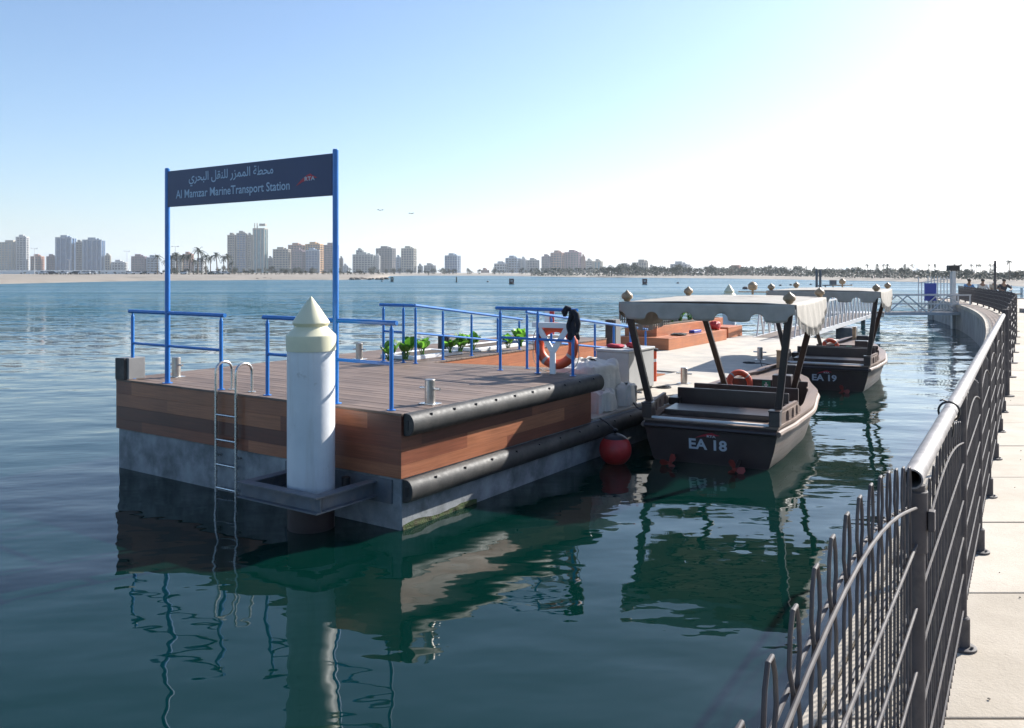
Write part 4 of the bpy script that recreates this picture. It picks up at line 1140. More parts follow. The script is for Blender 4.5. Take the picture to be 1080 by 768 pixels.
for y in (-.55, .55):
    m = MB(); m.bar((-.2, y, .02), (BL, y, .02), .08, .14); m.bar((-.2, y, .92), (BL, y, .92), .06, .06); m.bar((-.2, y, .48), (BL, y, .48), .035, .035)
    for k in range(2):
        a = -.1 + 2.0 * k
        m.bar((a + .1, y, .09), (a + 1.0, y, .89), .05, .05); m.bar((a + 1.0, y, .89), (a + 1.95, y, .09), .05, .05)
    m.bar((-.15, y, .09), (-.15, y, .89), .05, .05); m.bar((BL - .05, y, .09), (BL - .05, y, .89), .05, .05)
    m.build('side_truss', M['gangway'], fb, smooth=0)
m = MB(); m.box(-.2, BL, -.5, .5, .03, .07); m.build('walking_boards', M['ramp'], fb, smooth=0)
gx = atd(986, 42.6)
gt = thing('quay_gate', 'grey barred gate cage with blue panel and dark lamp box at footbridge end', 'gate', (gx.x - .4, 42.75, .9))
m = MB()
for i in range(11): m.bar((-.35 + i * .16, 0, -.0), (-.35 + i * .16, 0, 1.72 - (.28 if i < 3 else 0) + (.25 if i in (0, 10) else 0)), .035, .035)
m.bar((-.36, 0, 1.40), (1.27, 0, 1.62), .045, .045); m.bar((-.36, 0, .06), (1.27, 0, .06), .05, .05)
m.build('bars', M['gangway'], gt, smooth=0)
m = MB(); m.box(-.08, .52, -.09, -.03, .50, 1.38); m.build('blue_panel', M['bluebox'], gt, smooth=0, bevel=.01)
m = MB(); m.box(1.30, 1.48, -.1, .08, -.9, 2.0); m.build('post', M['gangway'], gt, smooth=0, bevel=.01)
m = MB(); m.box(1.12, 1.66, -.16, .16, 2.003, 2.28); m.build('lamp_box', M['black'], gt, smooth=0, bevel=.02)
m = MB(); m.lathe([(.055, 0), (.05, 2.12), (.03, 2.15)], 10); tag(m.build('steel_post', M['fence'], loc=Vector((23.1, 40.8, PZ))), 'plain dark upright post rising above the far curved fence', 'post')
for px, lb_ in ((1066.5, 'thin grey post standing in the water beyond the promenade end'), (1077.5, 'stouter grey post standing in the water at the right beyond the promenade')):
    p = atd(px, 70); m = MB(); m.lathe([(.10 if px > 1070 else .06, -1.5), (.10 if px > 1070 else .06, 1.75 if px < 1070 else 1.55)], 10); tag(m.build('water_post', M['gangway'], loc=p), lb_, 'post')

# ------------------------------------------------------------------ people on a bench at the far end
sk = pm('skin', (.28, .16, .10), .1, 10, .55, .08); hairm = pm('dark_hair', (.012, .010, .009), .2, 20, .7, .05)
def skin_obj(name, mat, J, E, parent, root=0):
    me = bpy.data.meshes.new(name); me.from_pydata([j[:3] for j in J], E, [])
    o = bpy.data.objects.new(name, me); COL.objects.link(o); o.parent = parent
    md = o.modifiers.new('skin', 'SKIN'); 
    if not me.skin_vertices: me.skin_vertices.new()
    for i, j in enumerate(J): me.skin_vertices[0].data[i].radius = (j[3], j[3])
    me.skin_vertices[0].data[root].use_root = True
    o.modifiers.new('sub', 'SUBSURF').levels = 1; o.modifiers['sub'].render_levels = 2
    me.materials.append(mat); return o
def person(label, loc, rotz, shirt, trousers, elbows=.28, lean=.18):
    t = thing('person', label, 'person', loc, rotz, 'people seated at the far end of the promenade')
    L = lean
    J = [(0, 0, .46, .13), (0, L * .45, .70, .14), (0, L, .93, .13), (0, L * 1.15, 1.04, .055), (0, L * 1.35, 1.13, .085), (0, L * 1.45, 1.21, .085),
         (-.19, L, .92, .06), (-elbows, L + .12, .72, .042), (-.14, L + .34, .62, .034), (.19, L, .92, .06), (elbows, L + .12, .72, .042), (.14, L + .34, .62, .034),
         (-.10, .10, .46, .085), (-.12, .46, .47, .065), (-.12, .50, .09, .045), (-.12, .60, .04, .04), (.10, .10, .46, .085), (.12, .46, .47, .065), (.12, .50, .09, .045), (.12, .60, .04, .04)]
    E = [(0, 1), (1, 2), (2, 3), (3, 4), (4, 5), (2, 6), (6, 7), (7, 8), (2, 9), (9, 10), (10, 11), (0, 12), (12, 13), (13, 14), (14, 15), (0, 16), (16, 17), (17, 18), (18, 19)]
    skin_obj('body', sk, J, E, t)
    J2 = [(0, 0, .47, .19), (0, L * .45, .70, .20), (0, L, .90, .19), (-.2, L, .92, .09), (-elbows + .02, L + .10, .75, .062), (.2, L, .92, .09), (elbows - .02, L + .10, .75, .062)]
    skin_obj('shirt', shirt, J2, [(0, 1), (1, 2), (2, 3), (3, 4), (2, 5), (5, 6)], t)
    J3 = [(0, .02, .45, .145), (-.10, .12, .46, .10), (-.12, .46, .48, .08), (-.12, .50, .14, .06), (.10, .12, .46, .10), (.12, .46, .48, .08), (.12, .50, .14, .06)]
    skin_obj('trousers', trousers, J3, [(0, 1), (1, 2), (2, 3), (0, 4), (4, 5), (5, 6)], t)
    m = MB(); m.lathe([(.09, -.02), (.10, .03), (.09, .08), (.05, .115), (.01, .122)], 14, (0, L * 1.40 - .015, 1.17)); m.build('hair', hairm, t)
    return t
bch = thing('bench', 'plain bench under the seated people at the far promenade end', 'bench', (26.6, 47.9, PZ))
m = MB(); m.box(-1.9, 1.9, -.2, .25, .34, .40); m.build('seat', M['ramp'], bch, smooth=0)
for x in (-1.6, 1.6): m = MB(); m.box(x - .05, x + .05, -.15, .2, 0, .338); m.build('leg', M['quay'], bch, smooth=0)
sh_b = pm('blue_shirt', (.08, .22, .42), .1, 8, .85, .05); sh_w = pm('pale_shirt', (.55, .52, .48), .1, 8, .85, .05); sh_g = pm('tan_shirt', (.40, .34, .27), .1, 8, .85, .05); sh_k = pm('dark_shirt', (.03, .03, .04), .1, 8, .85, .05)
tr_d = pm('dark_trousers', (.03, .03, .04), .1, 8, .85, .05)
for px, shirt, lb_, el, rz in ((1020, sh_b, 'person in a blue shirt seated nearest the gate', .28, 180), (1035, sh_w, 'person in a pale shirt seated second from the gate', .26, 170), (1046.5, sh_g, 'person in a tan shirt seated beside the pale shirt', .27, 185), (1056.5, sh_k, 'person in dark clothes with elbows out at the bench end', .42, 180)):
    p = atd(px, 47.95); person(lb_, (p.x, p.y, PZ - .06), R(rz), shirt, tr_d, el)

# ------------------------------------------------------------------ things out on the water and in the air
def marker(label, px, d, h, wd, mat, square=True):
    p = atd(px, d); t = thing('channel_marker', label, 'marker', p)
    m = MB(); m.lathe([(wd * .55, -.4), (wd * .6, .12), (wd * .4, .25)], 14); m.build('float', M['black'], t)
    m = MB()
    if square: m.box(-wd / 2, wd / 2, -.12, .12, .26, h)
    else: m.lathe([(wd * .3, .26), (wd * .3, h)], 10)
    b_ = m.build('board', mat, t, smooth=0 if square else 30, bevel=.02)
    if square:
        m = MB(); m.box(-wd * .22, wd * .22, -.128, -.122, h * .45, h * .8); m.build('pale_patch', M['greybox'], b_, smooth=0)
brown = pm('marker_brown', (.09, .045, .05), .2, 4, .7, .08); dkg = pm('marker_green', (.03, .06, .05), .2, 4, .7, .08)
marker('dark red square marker on the water below the mauve towers to the left', 539.5, 200, 1.30, 1.15, brown)
marker('dark red square marker on the water farther right before the palm shore', 680, 195, 1.30, 1.10, brown)
marker('dark green square marker near the rocks of the sand spit', 413.5, 250, 1.35, .9, dkg)
marker('thin dark marker post below the lone blue block', 481.5, 240, 1.5, .55, dkg, False)
fl = MB(); fl.lathe([(.02, -.2), (.2, -.1), (.25, .02), (.2, .16), (.05, .22)], 12)
f0 = fl.build('float_ball', M['black']); tag(f0, 'small dark float ball bobbing on the open water', 'float', 'float balls on the lagoon')
fs = [(403, 297, 1), (514.5, 297.5, 1), (786, 305, 1.4), (795, 303, .9), (823, 301.5, .9), (834, 301, .9), (855, 300.5, .8), (715, 299, 1.0), (863, 302, .8), (898, 301, .7)]
for i, (px, py, s_) in enumerate(fs):
    o = f0 if i == 0 else f0.copy()
    if i: COL.objects.link(o)
    o.location = at(px, py, 0); o.scale = (s_ * 1.5,) * 3
birdm = pm('bird_dark', (.03, .03, .035), .1, 5, .8, .05)
for px, py, d, rz, lb_ in ((401, 222, 110, .3, 'small dark bird flying nearer the sign'), (434, 225.5, 118, -.4, 'small dark bird flying to the right of the other bird')):
    m = MB(); m.tube([(0, -.22, 0), (0, -.05, .01), (0, .12, .01), (0, .24, .03)], [.015, .06, .055, .02], 8)
    for s_ in (1, -1): m.hexa([(s_ * .03, -.08, .0), (s_ * .25, -.02, .12), (s_ * .48, -.12, .06), (s_ * .03, .10, .0), (s_ * .03, -.08, .012), (s_ * .25, -.02, .132), (s_ * .48, -.12, .07), (s_ * .03, .10, .012)])
    tag(m.build('bird', birdm, loc=(atd(px, d).x, d, zat(py, d)), rotz=rz), lb_, 'bird')

# ------------------------------------------------------------------ far shore: trees, palms, cars, rocks, lamp posts, towers
def tree_parts(seed, h=6, wd=2.6, n=420):
    rn = random.Random(seed); tk = MB(); cr = MB()
    tk.tube([(0, 0, 0), (.1, 0, h * .25), (.05, .1, h * .45)], [.22, .16, .1], 7)
    lobes = []
    for k in range(7):
        a = rn.uniform(0, 2 * PI); r_ = rn.uniform(.1, .62) * wd
        lobes.append((Vector((math.cos(a) * r_, math.sin(a) * r_, h * rn.uniform(.2, .80))), rn.uniform(.35, .6) * wd))
        tk.tube([(.05, .1, h * .35), (lobes[-1][0] * .6 + Vector((0, 0, h * .2))), lobes[-1][0]], [.09, .06, .02], 5)
    for k in range(n):
        c, r_ = rn.choice(lobes); d = Vector((rn.gauss(0, 1), rn.gauss(0, 1), rn.gauss(0, .75))); d.normalize()
        p = c + d * r_ * rn.uniform(.55, 1.08); s_ = rn.uniform(.12, .32)
        u = Vector((rn.gauss(0, 1), rn.gauss(0, 1), rn.gauss(0, 1))).normalized(); v_ = u.orthogonal().normalized()
        cr.add([p - u * s_, p + v_ * s_ * .7, p + u * s_, p - v_ * s_ * .7], [(0, 1, 2, 3)])
    return tk, cr
def palm_parts(seed, h=9, n=24, fl_=2.6):
    rn = random.Random(seed); tk = MB(); cr = MB(); bx_, by_ = rn.uniform(-.4, .4), rn.uniform(-.4, .4)
    pts = [(bx_ * t * t, by_ * t * t, h * t) for t in [i / 8 for i in range(9)]]
    tk.tube(pts, [.26 - .1 * i / 8 + (.02 if i % 2 else 0) for i in range(9)], 9)
    top = Vector(pts[-1])
    for k in range(n):
        a = 2 * PI * k / n * 2.618 + rn.uniform(-.2, .2); el = rn.uniform(-.35, 1.2); L = fl_ * rn.uniform(.8, 1.1)
        hd = Vector((math.cos(a), math.sin(a), 0)); side = Vector((-math.sin(a), math.cos(a), 0)); S = 7; P = []
        for i in range(S + 1):
            t = i / S; P.append(top + hd * (L * t * math.cos(el) + .0) + Vector((0, 0, L * (math.sin(el) * t - .75 * t * t * (.6 + .4 * math.cos(el))))))
        for i in range(S):
            w_ = .42 * (1 - (i / S) ** 2 * .75); p, q_ = P[i], P[i + 1]
            for s_ in (1, -1):
                m1 = p + side * s_ * w_ - Vector((0, 0, w_ * .45)) + (q_ - p) * .9; m2 = (p + q_) / 2 + side * s_ * w_ - Vector((0, 0, w_ * .45)) + (q_ - p) * .9
                cr.add([p, (p + q_) / 2, m1], [(0, 1, 2)]); cr.add([(p + q_) / 2, q_, m2], [(0, 1, 2)])
    return tk, cr
def proto(name, parts, label, cat, group, mats):
    t = thing(name, label, cat, (0, 0, 0), 0, group); tk, cr = parts
    tk.build('trunk', mats[0], t); cr.build('crown', mats[1], t, smooth=0, fixn=False); return t
GT = 'trees along the far shore'; GPm = 'palms along the far shore'; GG = 'palms of the grove on the sand spit'
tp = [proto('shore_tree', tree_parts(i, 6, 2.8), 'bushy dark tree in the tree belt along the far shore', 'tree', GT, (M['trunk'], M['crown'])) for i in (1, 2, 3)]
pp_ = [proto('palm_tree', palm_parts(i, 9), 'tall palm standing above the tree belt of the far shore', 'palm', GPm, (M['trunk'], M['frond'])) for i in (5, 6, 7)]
used = {}
def place(pr, px, d, s_, label=None, group=None):
    p = atd(px, d, 1.55 if px < 407 else .85)
    if id(pr) not in used:
        used[id(pr)] = 1; pr.location = p; pr.scale = (s_,) * 3; pr.rotation_euler = (0, 0, rnd.uniform(0, 6))
        if label: pr['label'] = label
        if group: pr['group'] = group
        return pr
    return dup(pr, p, rnd.uniform(0, 6), label, s_, group)
# belt from the middle of the picture to its right edge
px = 636.0
while px < 1100:
    sd_ = at(px, 293 if px < 800 else 293 + (px - 800) * .034, 0).y
    dd = sd_ + rnd.uniform(22, 75)
    hpx = rnd.uniform(8, 13) if px < 760 else rnd.uniform(7, 12)
    place(rnd.choice(tp), px, dd, hpx * dd / 900 / 5.6)
    px += rnd.uniform(2.4, 3.8)
for i in range(60):
    px = rnd.uniform(410, 640); place(rnd.choice(tp), px, 720 + rnd.uniform(0, 60), rnd.uniform(4, 7) * 750 / 900 / 5.6)
for px, ytop in ((793.5, 285), (807, 284.5), (850, 285), (859, 284), (915, 282.5), (925, 283.5), (932, 285), (936, 285), (954.5, 284), (962, 286.5), (979, 286), (986, 286), (1014, 284.5), (1007, 286), (1025, 284.5), (1030, 283.5), (1034, 283.5), (1044, 285.5), (1048.5, 284.5), (1064.5, 280), (1083, 272), (746, 286), (770, 286.5), (700, 286)):
    d = 420 if px < 900 else (300 if px < 1050 else 200); hgt = zat(ytop, d) - .85
    place(rnd.choice(pp_), px, d, max(.5, hgt / 9.2))
gp = [proto('palm_tree', palm_parts(i, 8, 30, 3.2), 'date palm of the grove on the sand spit seen beneath the sign', 'palm', GG, (M['trunk'], M['frond'])) for i in (8, 9)]
for px, ytop in ((166, 270), (181, 271), (187, 268), (193, 270), (200, 269), (208.5, 263), (217, 270), (222, 271), (229, 268), (236, 271), (240.5, 269.5), (176, 274), (213, 273), (245, 277), (204, 274)):
    d = 430 + rnd.uniform(0, 40); place(rnd.choice(gp), px, d, (zat(ytop, d) - 1.5) / 8.4)
for i in range(16):
    px = rnd.uniform(163, 250); place(rnd.choice(tp), px, 490 + rnd.uniform(0, 30), rnd.uniform(5, 9) * 500 / 900 / 5.6, 'low bushy tree under the palms of the sand spit', 'bushes under the palm grove')
for px, s_ in ((267, 6), (296, 5), (302, 5.5), (452, 4), (38, 3), (105, 3.4), (112, 3.0), (121, 3.2), (129, 2.8)):
    place(rnd.choice(tp), px, 520, s_ * 520 / 900 / 5.6, 'single low tree on the open sand before the towers', 'low trees on the open sand')
for i in range(46):
    px = rnd.uniform(246, 412); place(rnd.choice(tp), px, rnd.uniform(640, 900), rnd.uniform(4, 7) * 800 / 900 / 5.6, 'small tree at the foot of the distant towers', 'trees at the foot of the towers')
for i in range(26):
    px = rnd.uniform(20, 172); o = place(rnd.choice(tp), px, rnd.uniform(470, 505), rnd.uniform(1.6, 3.2) * 470 / 900 / 5.6, 'low dry scrub bush by the parked cars on the spit', 'scrub bushes by the parked cars'); o.scale = (o.scale[0] * 1.8, o.scale[1] * 1.8, o.scale[2])
for i in range(58):
    px = 174 + (404 - 174) * (i + rnd.uniform(.1, .9)) / 58
    o = place(rnd.choice(tp), px, rnd.uniform(395, 430), rnd.uniform(2.0, 4.6) * 410 / 900 / 5.6, 'low dark shrub at the top of the beach before the towers', 'shrubs along the top of the beach'); o.scale = (o.scale[0] * 1.7, o.scale[1] * 1.7, o.scale[2])
# undergrowth that closes the belt
ug = MB(); rn = random.Random(4)
for i in range(5200):
    px = rn.uniform(560, 1110); d = at(px, 293 if px < 800 else 293 + (px - 800) * .034, 0).y + rn.uniform(18, 85)
    p = atd(px, d, .9 + rn.random() ** 1.3 * d * .0085 + .1); s_ = rn.uniform(.3, .7) * d / 400
    u = Vector((rn.gauss(0, 1), rn.gauss(0, 1), rn.gauss(0, .6))).normalized(); v_ = u.orthogonal().normalized()
    ug.add([p - u * s_, p + v_ * s_ * .7, p + u * s_, p - v_ * s_ * .7], [(0, 1, 2, 3)])
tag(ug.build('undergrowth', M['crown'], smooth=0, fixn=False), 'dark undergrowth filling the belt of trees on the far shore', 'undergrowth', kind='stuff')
# rocks
rk = MB(); rockm = pm('rock', (.10, .085, .07), .3, .8, .9, .05)
def fnr(u, t):
    a = 2 * PI * u; b_ = PI * t; d = Vector((math.cos(a) * math.sin(b_), math.sin(a) * math.sin(b_), math.cos(b_))); return d * (1 + .3 * mnoise.noise(d * 2))
rk.grid(9, 6, fnr); r0 = rk.build('rock', rockm, smooth=30); tag(r0, 'dark breakwater rock at the water edge of the sand spit', 'rock', 'breakwater rocks of the spit')
first = True
for i in range(34):
    px = rnd.uniform(268, 288) if i < 10 else (rnd.uniform(205, 245) if i < 16 else rnd.uniform(368, 408))
    o = r0 if first else r0.copy()
    if not first: COL.objects.link(o)
    first = False
    p = at(px, 294.9 + rnd.uniform(-.5, .4), 0); s_ = rnd.uniform(.5, 1.1); o.location = (p.x, p.y, .15); o.scale = (s_ * 1.5, s_, s_ * .7); o.rotation_euler = (0, 0, rnd.uniform(0, 6))
# cars on the spit
tyre = pm('tyre', (.02, .02, .02), .1, 10, .8, .05); glass = pm('car_glass', (.02, .025, .03), .1, 4, .12, .05)
def car(paint):
    t = thing('parked_car', 'car', 'car', (0, 0, 0), 0, 'cars parked on the sand spit')
    m = MB(); sec_ = [(-2.15, .45, .80), (-2.0, .35, .95), (-.9, .3, 1.0), (.9, .3, .98), (1.9, .32, .86), (2.2, .42, .72)]
    def ringc(x, z0, z1, w_): return [(x, -w_, z0), (x, w_, z0), (x, w_, z1 - .1), (x, w_ - .1, z1), (x, -w_ + .1, z1), (x, -w_, z1 - .1)]
    for i, (x, z0, z1) in enumerate(sec_): m.v += ringc(x, z0, z1, .88 if 0 < i < 5 else .78)
    for i in range(5):
        for j in range(6): q = i * 6; m.f.append((q + j, q + (j + 1) % 6, q + 6 + (j + 1) % 6, q + 6 + j))
    m.f.append(tuple(range(6))); m.f.append(tuple(range(30, 36)))
    m.hexa([(-1.3, -.62, 1.44), (.25, -.62, 1.44), (.25, .62, 1.44), (-1.3, .62, 1.44), (-1.25, -.6, 1.5), (.2, -.6, 1.5), (.2, .6, 1.5), (-1.25, .6, 1.5)])
    m.build('body', paint, t, bevel=.03)
    m = MB(); m.hexa([(-1.75, -.76, .99), (1.0, -.76, .97), (1.0, .76, .97), (-1.75, .76, .99), (-1.3, -.63, 1.438), (.25, -.63, 1.438), (.25, .63, 1.438), (-1.3, .63, 1.438)]); m.build('window', glass, t, smooth=0)
    for x in (-1.35, 1.35):
        for s_ in (1, -1):
            m = MB(); m.tube([(x, s_ * .72, .33), (x, s_ * .9, .33)], .33, 14); m.build('wheel', tyre, t)
    return t
paints = [('white', (.75, .75, .74)), ('dark', (.025, .028, .035)), ('silver', (.40, .41, .42))]
cars = [car(pm('car_%s_paint' % n_, c, .03, 2, .3, .05, coat=.5)) for n_, c in paints]
cl = [(46, 2, 'silver car at the left end of the parked row'), (51, 0, 'white car second from the left of the parked row'), (56.5, 1, 'dark car at the end of the leftmost group of three'), (68, 2, 'silver car standing alone left of the dark van'),
      (78, 1, 'dark car in the middle of the row under the striped towers'), (83, 1, 'dark car touching the white cars under the striped towers'), (88, 0, 'white car right of the dark pair'), (92.5, 0, 'white car in the middle of the white trio'), (97, 2, 'silver car closing the white trio'),
      (137, 0, 'white car before the grey purple block'), (145, 0, 'white car beside a dark one before the grey purple block'), (153.5, 1, 'dark car close to the left sign pole'), (160, 0, 'white car closest to the left sign pole'), (167, 2, 'silver car just left of the left sign pole'),
      (195, 0, 'white car alone under the palms'), (224, 2, 'silver car right of the palm grove'), (231, 0, 'white car between two silver cars by the grove'), (238, 2, 'silver car at the right end by the grove')]
seen = set()
for px, k, lb_ in cl:
    d = 440 if px < 170 else 420; p = atd(px, d, 1.66); rz = rnd.choice((0, PI)) + rnd.uniform(-.5, .5)
    if k not in seen: seen.add(k); o = cars[k]; o.location = p; o.rotation_euler = (0, 0, rz); o['label'] = lb_; o.scale = (1.1,) * 3
    else: dup(cars[k], p, rz, lb_, 1.1)
# boundary wall behind the cars
p0, p1 = atd(-60, 520, 1.5), atd(136, 520, 1.5); m = MB(); m.box(0, p1.x - p0.x, 0, .4, 0, 2.4)
for k in range(24): m.box(k * (p1.x - p0.x) / 24 - .25, k * (p1.x - p0.x) / 24 + .25, -.12, -.003, 0, 2.6)
tag(m.build('boundary_wall', M['white'], loc=p0, smooth=0), 'long pale boundary wall behind the cars on the spit', 'wall')
lm = MB(); lm.tube([(0, 0, 0), (0, 0, 10)], [.13, .08], 8); lm.bar((-1.1, 0, 9.9), (1.1, 0, 9.9), .1, .1); lm.box(-1.5, -.7, -.18, .18, 9.96, 10.12); lm.box(.7, 1.5, -.18, .18, 9.96, 10.12)
l0 = lm.build('street_lamp', M['gangway'])
for i, (px, yt, lb_) in enumerate(((36.5, 262, 'twin arm street lamp right of the white tower'), (73, 274, 'short street lamp before the striped blue tower'), (134, 265, 'twin arm street lamp before the open sky right of the grey towers'), (185, 260, 'twin arm street lamp above the palm grove'), (21, 283, 'small street lamp on the sand at the far left'))):
    o = l0 if i == 0 else l0.copy()
    if i: COL.objects.link(o)
    d = 500; o.location = atd(px, d, 1.5); s_ = (zat(yt, d) - 1.5) / 10; o.scale = (s_ if s_ > .3 else .4, s_, s_); tag(o, lb_, 'street lamp', 'street lamps on the spit')

# towers
wallm = {}
def wm_(c):
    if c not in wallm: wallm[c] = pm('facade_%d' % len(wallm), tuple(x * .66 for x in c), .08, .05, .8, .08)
    return wallm[c]
glz = {}
def gm_(c):
    if c not in glz: glz[c] = pm('glazing_%d' % len(glz), c, .35, .12, .25, .1)
    return glz[c]
GLASS = (.035, .05, .075); BGL = (.03, .085, .19); TEAL = (.05, .16, .20)
def building(px0, px1, ytop, label, wall, style='grid', glassc=GLASS, d=1300, roof=1, crown_=0, yaw=0):
    yr = random.Random(label); yaw = yaw or -R(yr.uniform(16, 30)); H = zat(ytop, d) - 1.6
    wd = (px1 - px0) * d / FPX; asp = .55 if wd < 30 else .42
    if style != 'round': wd = wd / (math.cos(yaw) + asp * abs(math.sin(yaw)))
    dp = wd * asp if style != 'round' else wd
    c = atd((px0 + px1) / 2, d, 1.6); rz = -math.atan2(c.x, c.y) + yaw
    if style != 'round': c = c - Vector((-math.sin(rz), math.cos(rz), 0)) * dp / 2
    fl_h = 3.4; nf = max(2, int(H / fl_h)); fh = H / nf
    t = thing('apartment_tower' if H > 22 else 'low_building', label, 'building', c, rz)
    a = wd / 2
    if style == 'round':
        m = MB(); m.lathe([(a - .5, 0), (a - .5, H)], 28); m.build('glazing', gm_(glassc), t)
        m = MB()
        for k in range(nf + 1): m.lathe([(a, k * fh - .6 if k else 0), (a, min(H + .3, k * fh + .6))], 28)
        for k in range(10):
            q_ = -PI + PI * (k + .5) / 10; m.box(a * math.cos(q_) - .7, a * math.cos(q_) + .7, a * math.sin(q_) - .3, a * math.sin(q_) + .7, 0, H)
        m.build('facade', wm_(wall), t, smooth=30)
    else:
        m = MB(); m.box(-a + .6, a - .6, .6, dp - .6, 0, H - .1); m.build('glazing', gm_(glassc), t, smooth=0)
        m = MB(); npier = max(2, int(wd / (4.2 if style != 'stripe' else 6.5)))
        if style != 'stripe':
            for k in range(nf):
                th_ = .5 if style == 'glass' else 1.05
                z_ = k * fh; m.box(-a + .05, a - .05, .12, dp - .12, z_ + .02, z_ + th_)
        m.box(-a, a, 0, dp, H - .9, H + .9)
        for k in range(npier + 1):
            x = -a + wd * k / npier; w_ = {'grid': .8, 'stripe': 1.5, 'glass': .35, 'solid': 1.3}[style] * (1.6 if k in (0, npier) else 1)
            x = min(max(x, -a + w_ / 2), a - w_ / 2)
            m.box(x - w_ / 2, x + w_ / 2, -.15, .9, 0, H - .02); m.box(x - w_ / 2, x + w_ / 2, dp - .9, dp + .15, 0, H - .02)
        nd = max(2, int(dp / 5))
        for k in range(1, nd):
            y = dp * k / nd
            for s_ in (-1, 1): m.box(s_ * a - .5, s_ * a + .5, y - .5, y + .5, 0, H - .02)
        m.build('facade', wm_(wall), t, smooth=0)
    if roof:
        m = MB(); m.box(-a * .55, a * .25, dp * .3, dp * .7, H + (.92 if style != 'round' else .35), H + 4.2); m.box(a * .35, a * .6, dp * .35, dp * .6, H + (.92 if style != 'round' else .35), H + 2.8)
        m.build('roof_block', wm_(wall), t, smooth=0)
    if crown_ == 1:     # masts
        m = MB(); m.box(-a * .9, -a * .78, dp * .3, dp * .4, H + .92, H + 9); m.box(-a * .5, -a * .38, dp * .3, dp * .4, H + .92, H + 9); m.box(-.1 * a, a * .9, dp * .3, dp * .8, H + 4.3, H + 8); m.build('mast', wm_(wall), t, smooth=0)
    if crown_ == 2:     # dome
        m = MB(); m.lathe([(a * .75 * math.cos(q_), a * .75 * math.sin(q_)) for q_ in [PI / 2 * k / 8 for k in range(8)]] + [(.1, a * .95)], 20, (0, dp * .5, H + .95)); m.build('dome', wm_(wall), t)
    return t
CR = (.50, .46, .38); WH = (.66, .66, .65); MV = (.24, .16, .20); PK = (.50, .26, .18); GR = (.33, .33, .33); BG = (.42, .37, .30); DK_ = (.20, .18, .18); OR = (.66, .36, .13); BL_ = (.36, .45, .56)
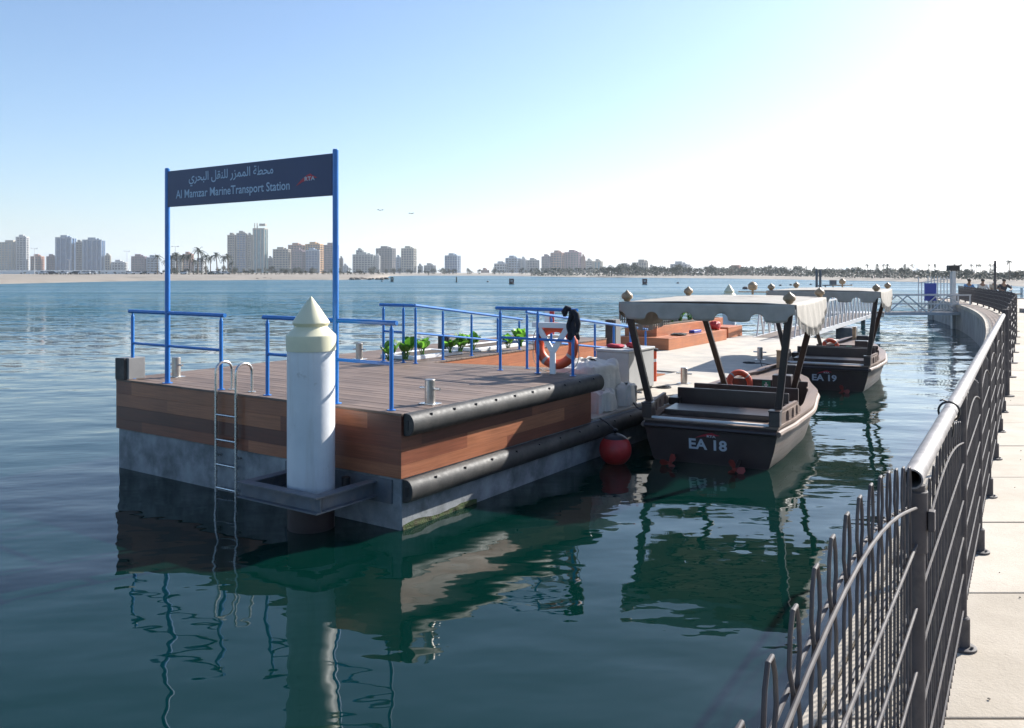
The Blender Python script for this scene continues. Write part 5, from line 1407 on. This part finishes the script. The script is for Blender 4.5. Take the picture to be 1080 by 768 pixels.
bl = [(-2, 18.5, 256, 'cream tower with rounded glass front at the far left', CR, 'round', (.20, .24, .27)), (17.5, 30, 250.5, 'slim white tower at the far left beside the rounded one', WH, 'solid'),
      (33, 46, 271, 'low pink block right of the slim white tower', PK, 'grid'), (49.5, 59.5, 271, 'low mauve grey block left of the striped blue tower', MV, 'grid'),
      (59.5, 79.5, 251, 'tall blue glass tower with white stripes, the taller of the pair', BL_, 'stripe', BGL), (80, 88, 256, 'narrow grey tower squeezed between two striped blue towers', GR, 'grid'),
      (88, 110, 253.5, 'wide blue striped tower right of the narrow grey one', BL_, 'stripe', BGL), (110.5, 117, 270, 'small cream block right of the striped towers', CR, 'grid'), (118, 134, 277, 'low white villa right of the small cream block', WH, 'solid'),
      (139, 154.5, 271, 'grey purple block left of the left sign pole', MV, 'grid'), (155, 168, 272, 'blue grey block just left of the left sign pole', BL_, 'grid'), (178, 192, 270, 'cream block behind the left half of the palm grove', CR, 'grid'), (193, 204, 268.5, 'pink block behind the palms', PK, 'grid'), (205, 216, 275, 'pale low block behind the right half of the palm grove', WH, 'grid'),
      (240, 250, 248.5, 'left third of the tall beige slab group', BG, 'grid'), (249.5, 261, 246.5, 'middle grey third of the tall slab group with blue top', GR, 'grid', BGL), (260.5, 266.5, 248.5, 'cream right end of the tall slab group', CR, 'grid'),
      (266.8, 282.5, 241.5, 'tallest tower, teal glass with cream stripe and twin masts', CR, 'stripe', TEAL, 1300, 0, 1), (282.5, 288, 273, 'small grey block right of the tallest tower', GR, 'grid'),
      (288, 306.5, 263.5, 'grey beige block with ribbed front right of the tallest tower', BG, 'grid'), (304, 322, 259, 'stepped pink beige block behind the ribbed ones', PK, 'grid', GLASS, 1360), (307.5, 322, 265, 'mauve block with pale right half', MV, 'grid'), (322.5, 337, 264.5, 'blue glass block before the orange one', BL_, 'glass', BGL), (322, 341, 258, 'orange tan tower beside the right sign pole', OR, 'grid', GLASS, 1360),
      (341.5, 357.5, 259, 'brown grey tower behind the right sign pole', MV, 'grid'), (358, 362, 273, 'small dark block right of the right sign pole', DK_, 'grid'), (361.5, 367, 281, 'low white block right of the right sign pole', WH, 'solid'),
      (372, 396, 269, 'wide pale green grey block with raised left corner', (.42, .44, .42), 'grid'), (375.5, 384, 264.5, 'raised pale block standing behind the wide pale one', (.42, .44, .42), 'grid', GLASS, 1360), (395.5, 401, 270.5, 'narrow white block between the pale and the dark tower', WH, 'solid'),
      (396.5, 417.5, 262.5, 'dark grey brown tower with overhanging top left', DK_, 'grid', GLASS, 1340), (417.5, 423, 272, 'small blue grey block between dark and cream towers', BL_, 'grid'), (423, 439.5, 262.5, 'cream grey tower right of the dark one', CR, 'grid'), (440.5, 446, 281, 'tiny pale block right of the cream grey tower', GR, 'grid'), (447, 460, 280.5, 'low grey block with small upper floor', GR, 'grid'),
      (469, 486, 270, 'lone blue glass block standing apart on the waterfront', BL_, 'glass', BGL), (507, 516, 285.5, 'low brown building right of the lone blue block', PK, 'grid'),
      (521, 536, 278.5, 'pale grey low block at the left of the mauve cluster', WH, 'grid'), (533, 549, 272.5, 'pale blue grey block with a white strip', BL_, 'grid'), (549, 555.5, 273.5, 'slim blue block with white edge', WH, 'stripe', BGL), (555.5, 569, 275, 'plain grey block left of the mauve towers', GR, 'grid'),
      (571, 582, 271, 'mauve tower at the left of the pink one', MV, 'grid'), (580.5, 596, 267, 'stepped pink tower with orange right edge', PK, 'grid'), (595.5, 613.5, 266.5, 'wide purple mauve tower, tallest of its cluster', (.30, .16, .21), 'grid'), (613, 617.5, 271, 'thin pink strip tower right of the wide mauve one', PK, 'solid'), (617.5, 626, 275.5, 'cream block right of the mauve cluster', CR, 'grid'), (625.5, 636, 276, 'teal topped pinkish block at the end of the cluster', CR, 'stripe', TEAL),
      (652, 668, 281, 'low dark brown block rising from the trees', DK_, 'grid', GLASS, 1100), (667, 684, 277, 'curved beige block above the trees', BG, 'round', GLASS, 1100), (684, 691, 282.5, 'low beige wing right of the curved block', BG, 'grid', GLASS, 1100),
      (707, 728, 279, 'pale blue grey flat block above the trees', (.45, .46, .48), 'grid', GLASS, 1100), (745, 756, 284, 'domed beige building above the trees', BG, 'solid', GLASS, 700, 0, 2), (765, 791, 285, 'long low red brown building among the trees', PK, 'grid', GLASS, 700), (808, 830, 286, 'low pale green roofed building among the trees', (.40, .44, .40), 'solid', GLASS, 620, 0), (857, 876, 285.5, 'low beige villa left of the twin poles', BG, 'grid', GLASS, 520, 0), (922, 930, 287, 'small cream villa between palms of the far shore', CR, 'grid', GLASS, 450, 0)]
for b_ in bl: building(*b_)
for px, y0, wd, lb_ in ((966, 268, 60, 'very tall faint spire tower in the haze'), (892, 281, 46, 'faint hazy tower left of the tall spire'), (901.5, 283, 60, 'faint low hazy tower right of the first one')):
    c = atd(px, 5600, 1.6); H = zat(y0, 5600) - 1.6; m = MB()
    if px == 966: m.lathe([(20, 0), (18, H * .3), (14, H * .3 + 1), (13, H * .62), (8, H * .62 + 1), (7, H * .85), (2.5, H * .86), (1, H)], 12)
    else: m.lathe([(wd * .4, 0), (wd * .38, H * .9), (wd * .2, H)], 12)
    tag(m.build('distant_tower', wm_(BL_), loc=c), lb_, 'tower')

# ------------------------------------------------------------------ the air over the lagoon
hz = MB(); hz.box(-7600, 7600, -120, 7600, -3.5, 190)
hm, n, b = newmat('haze'); n.nodes.remove(b)
pv = nnode(n, 'ShaderNodeVolumePrincipled'); pv.inputs['Color'].default_value = (.86, .93, 1, 1); pv.inputs['Density'].default_value = .00014; pv.inputs['Anisotropy'].default_value = .35
n.links.new(pv.outputs[0], n.nodes['Material Output'].inputs['Volume'])
ho = hz.build('haze', hm, smooth=0); tag(ho, 'thin bright haze hanging over the lagoon and the city', 'haze', kind='stuff')
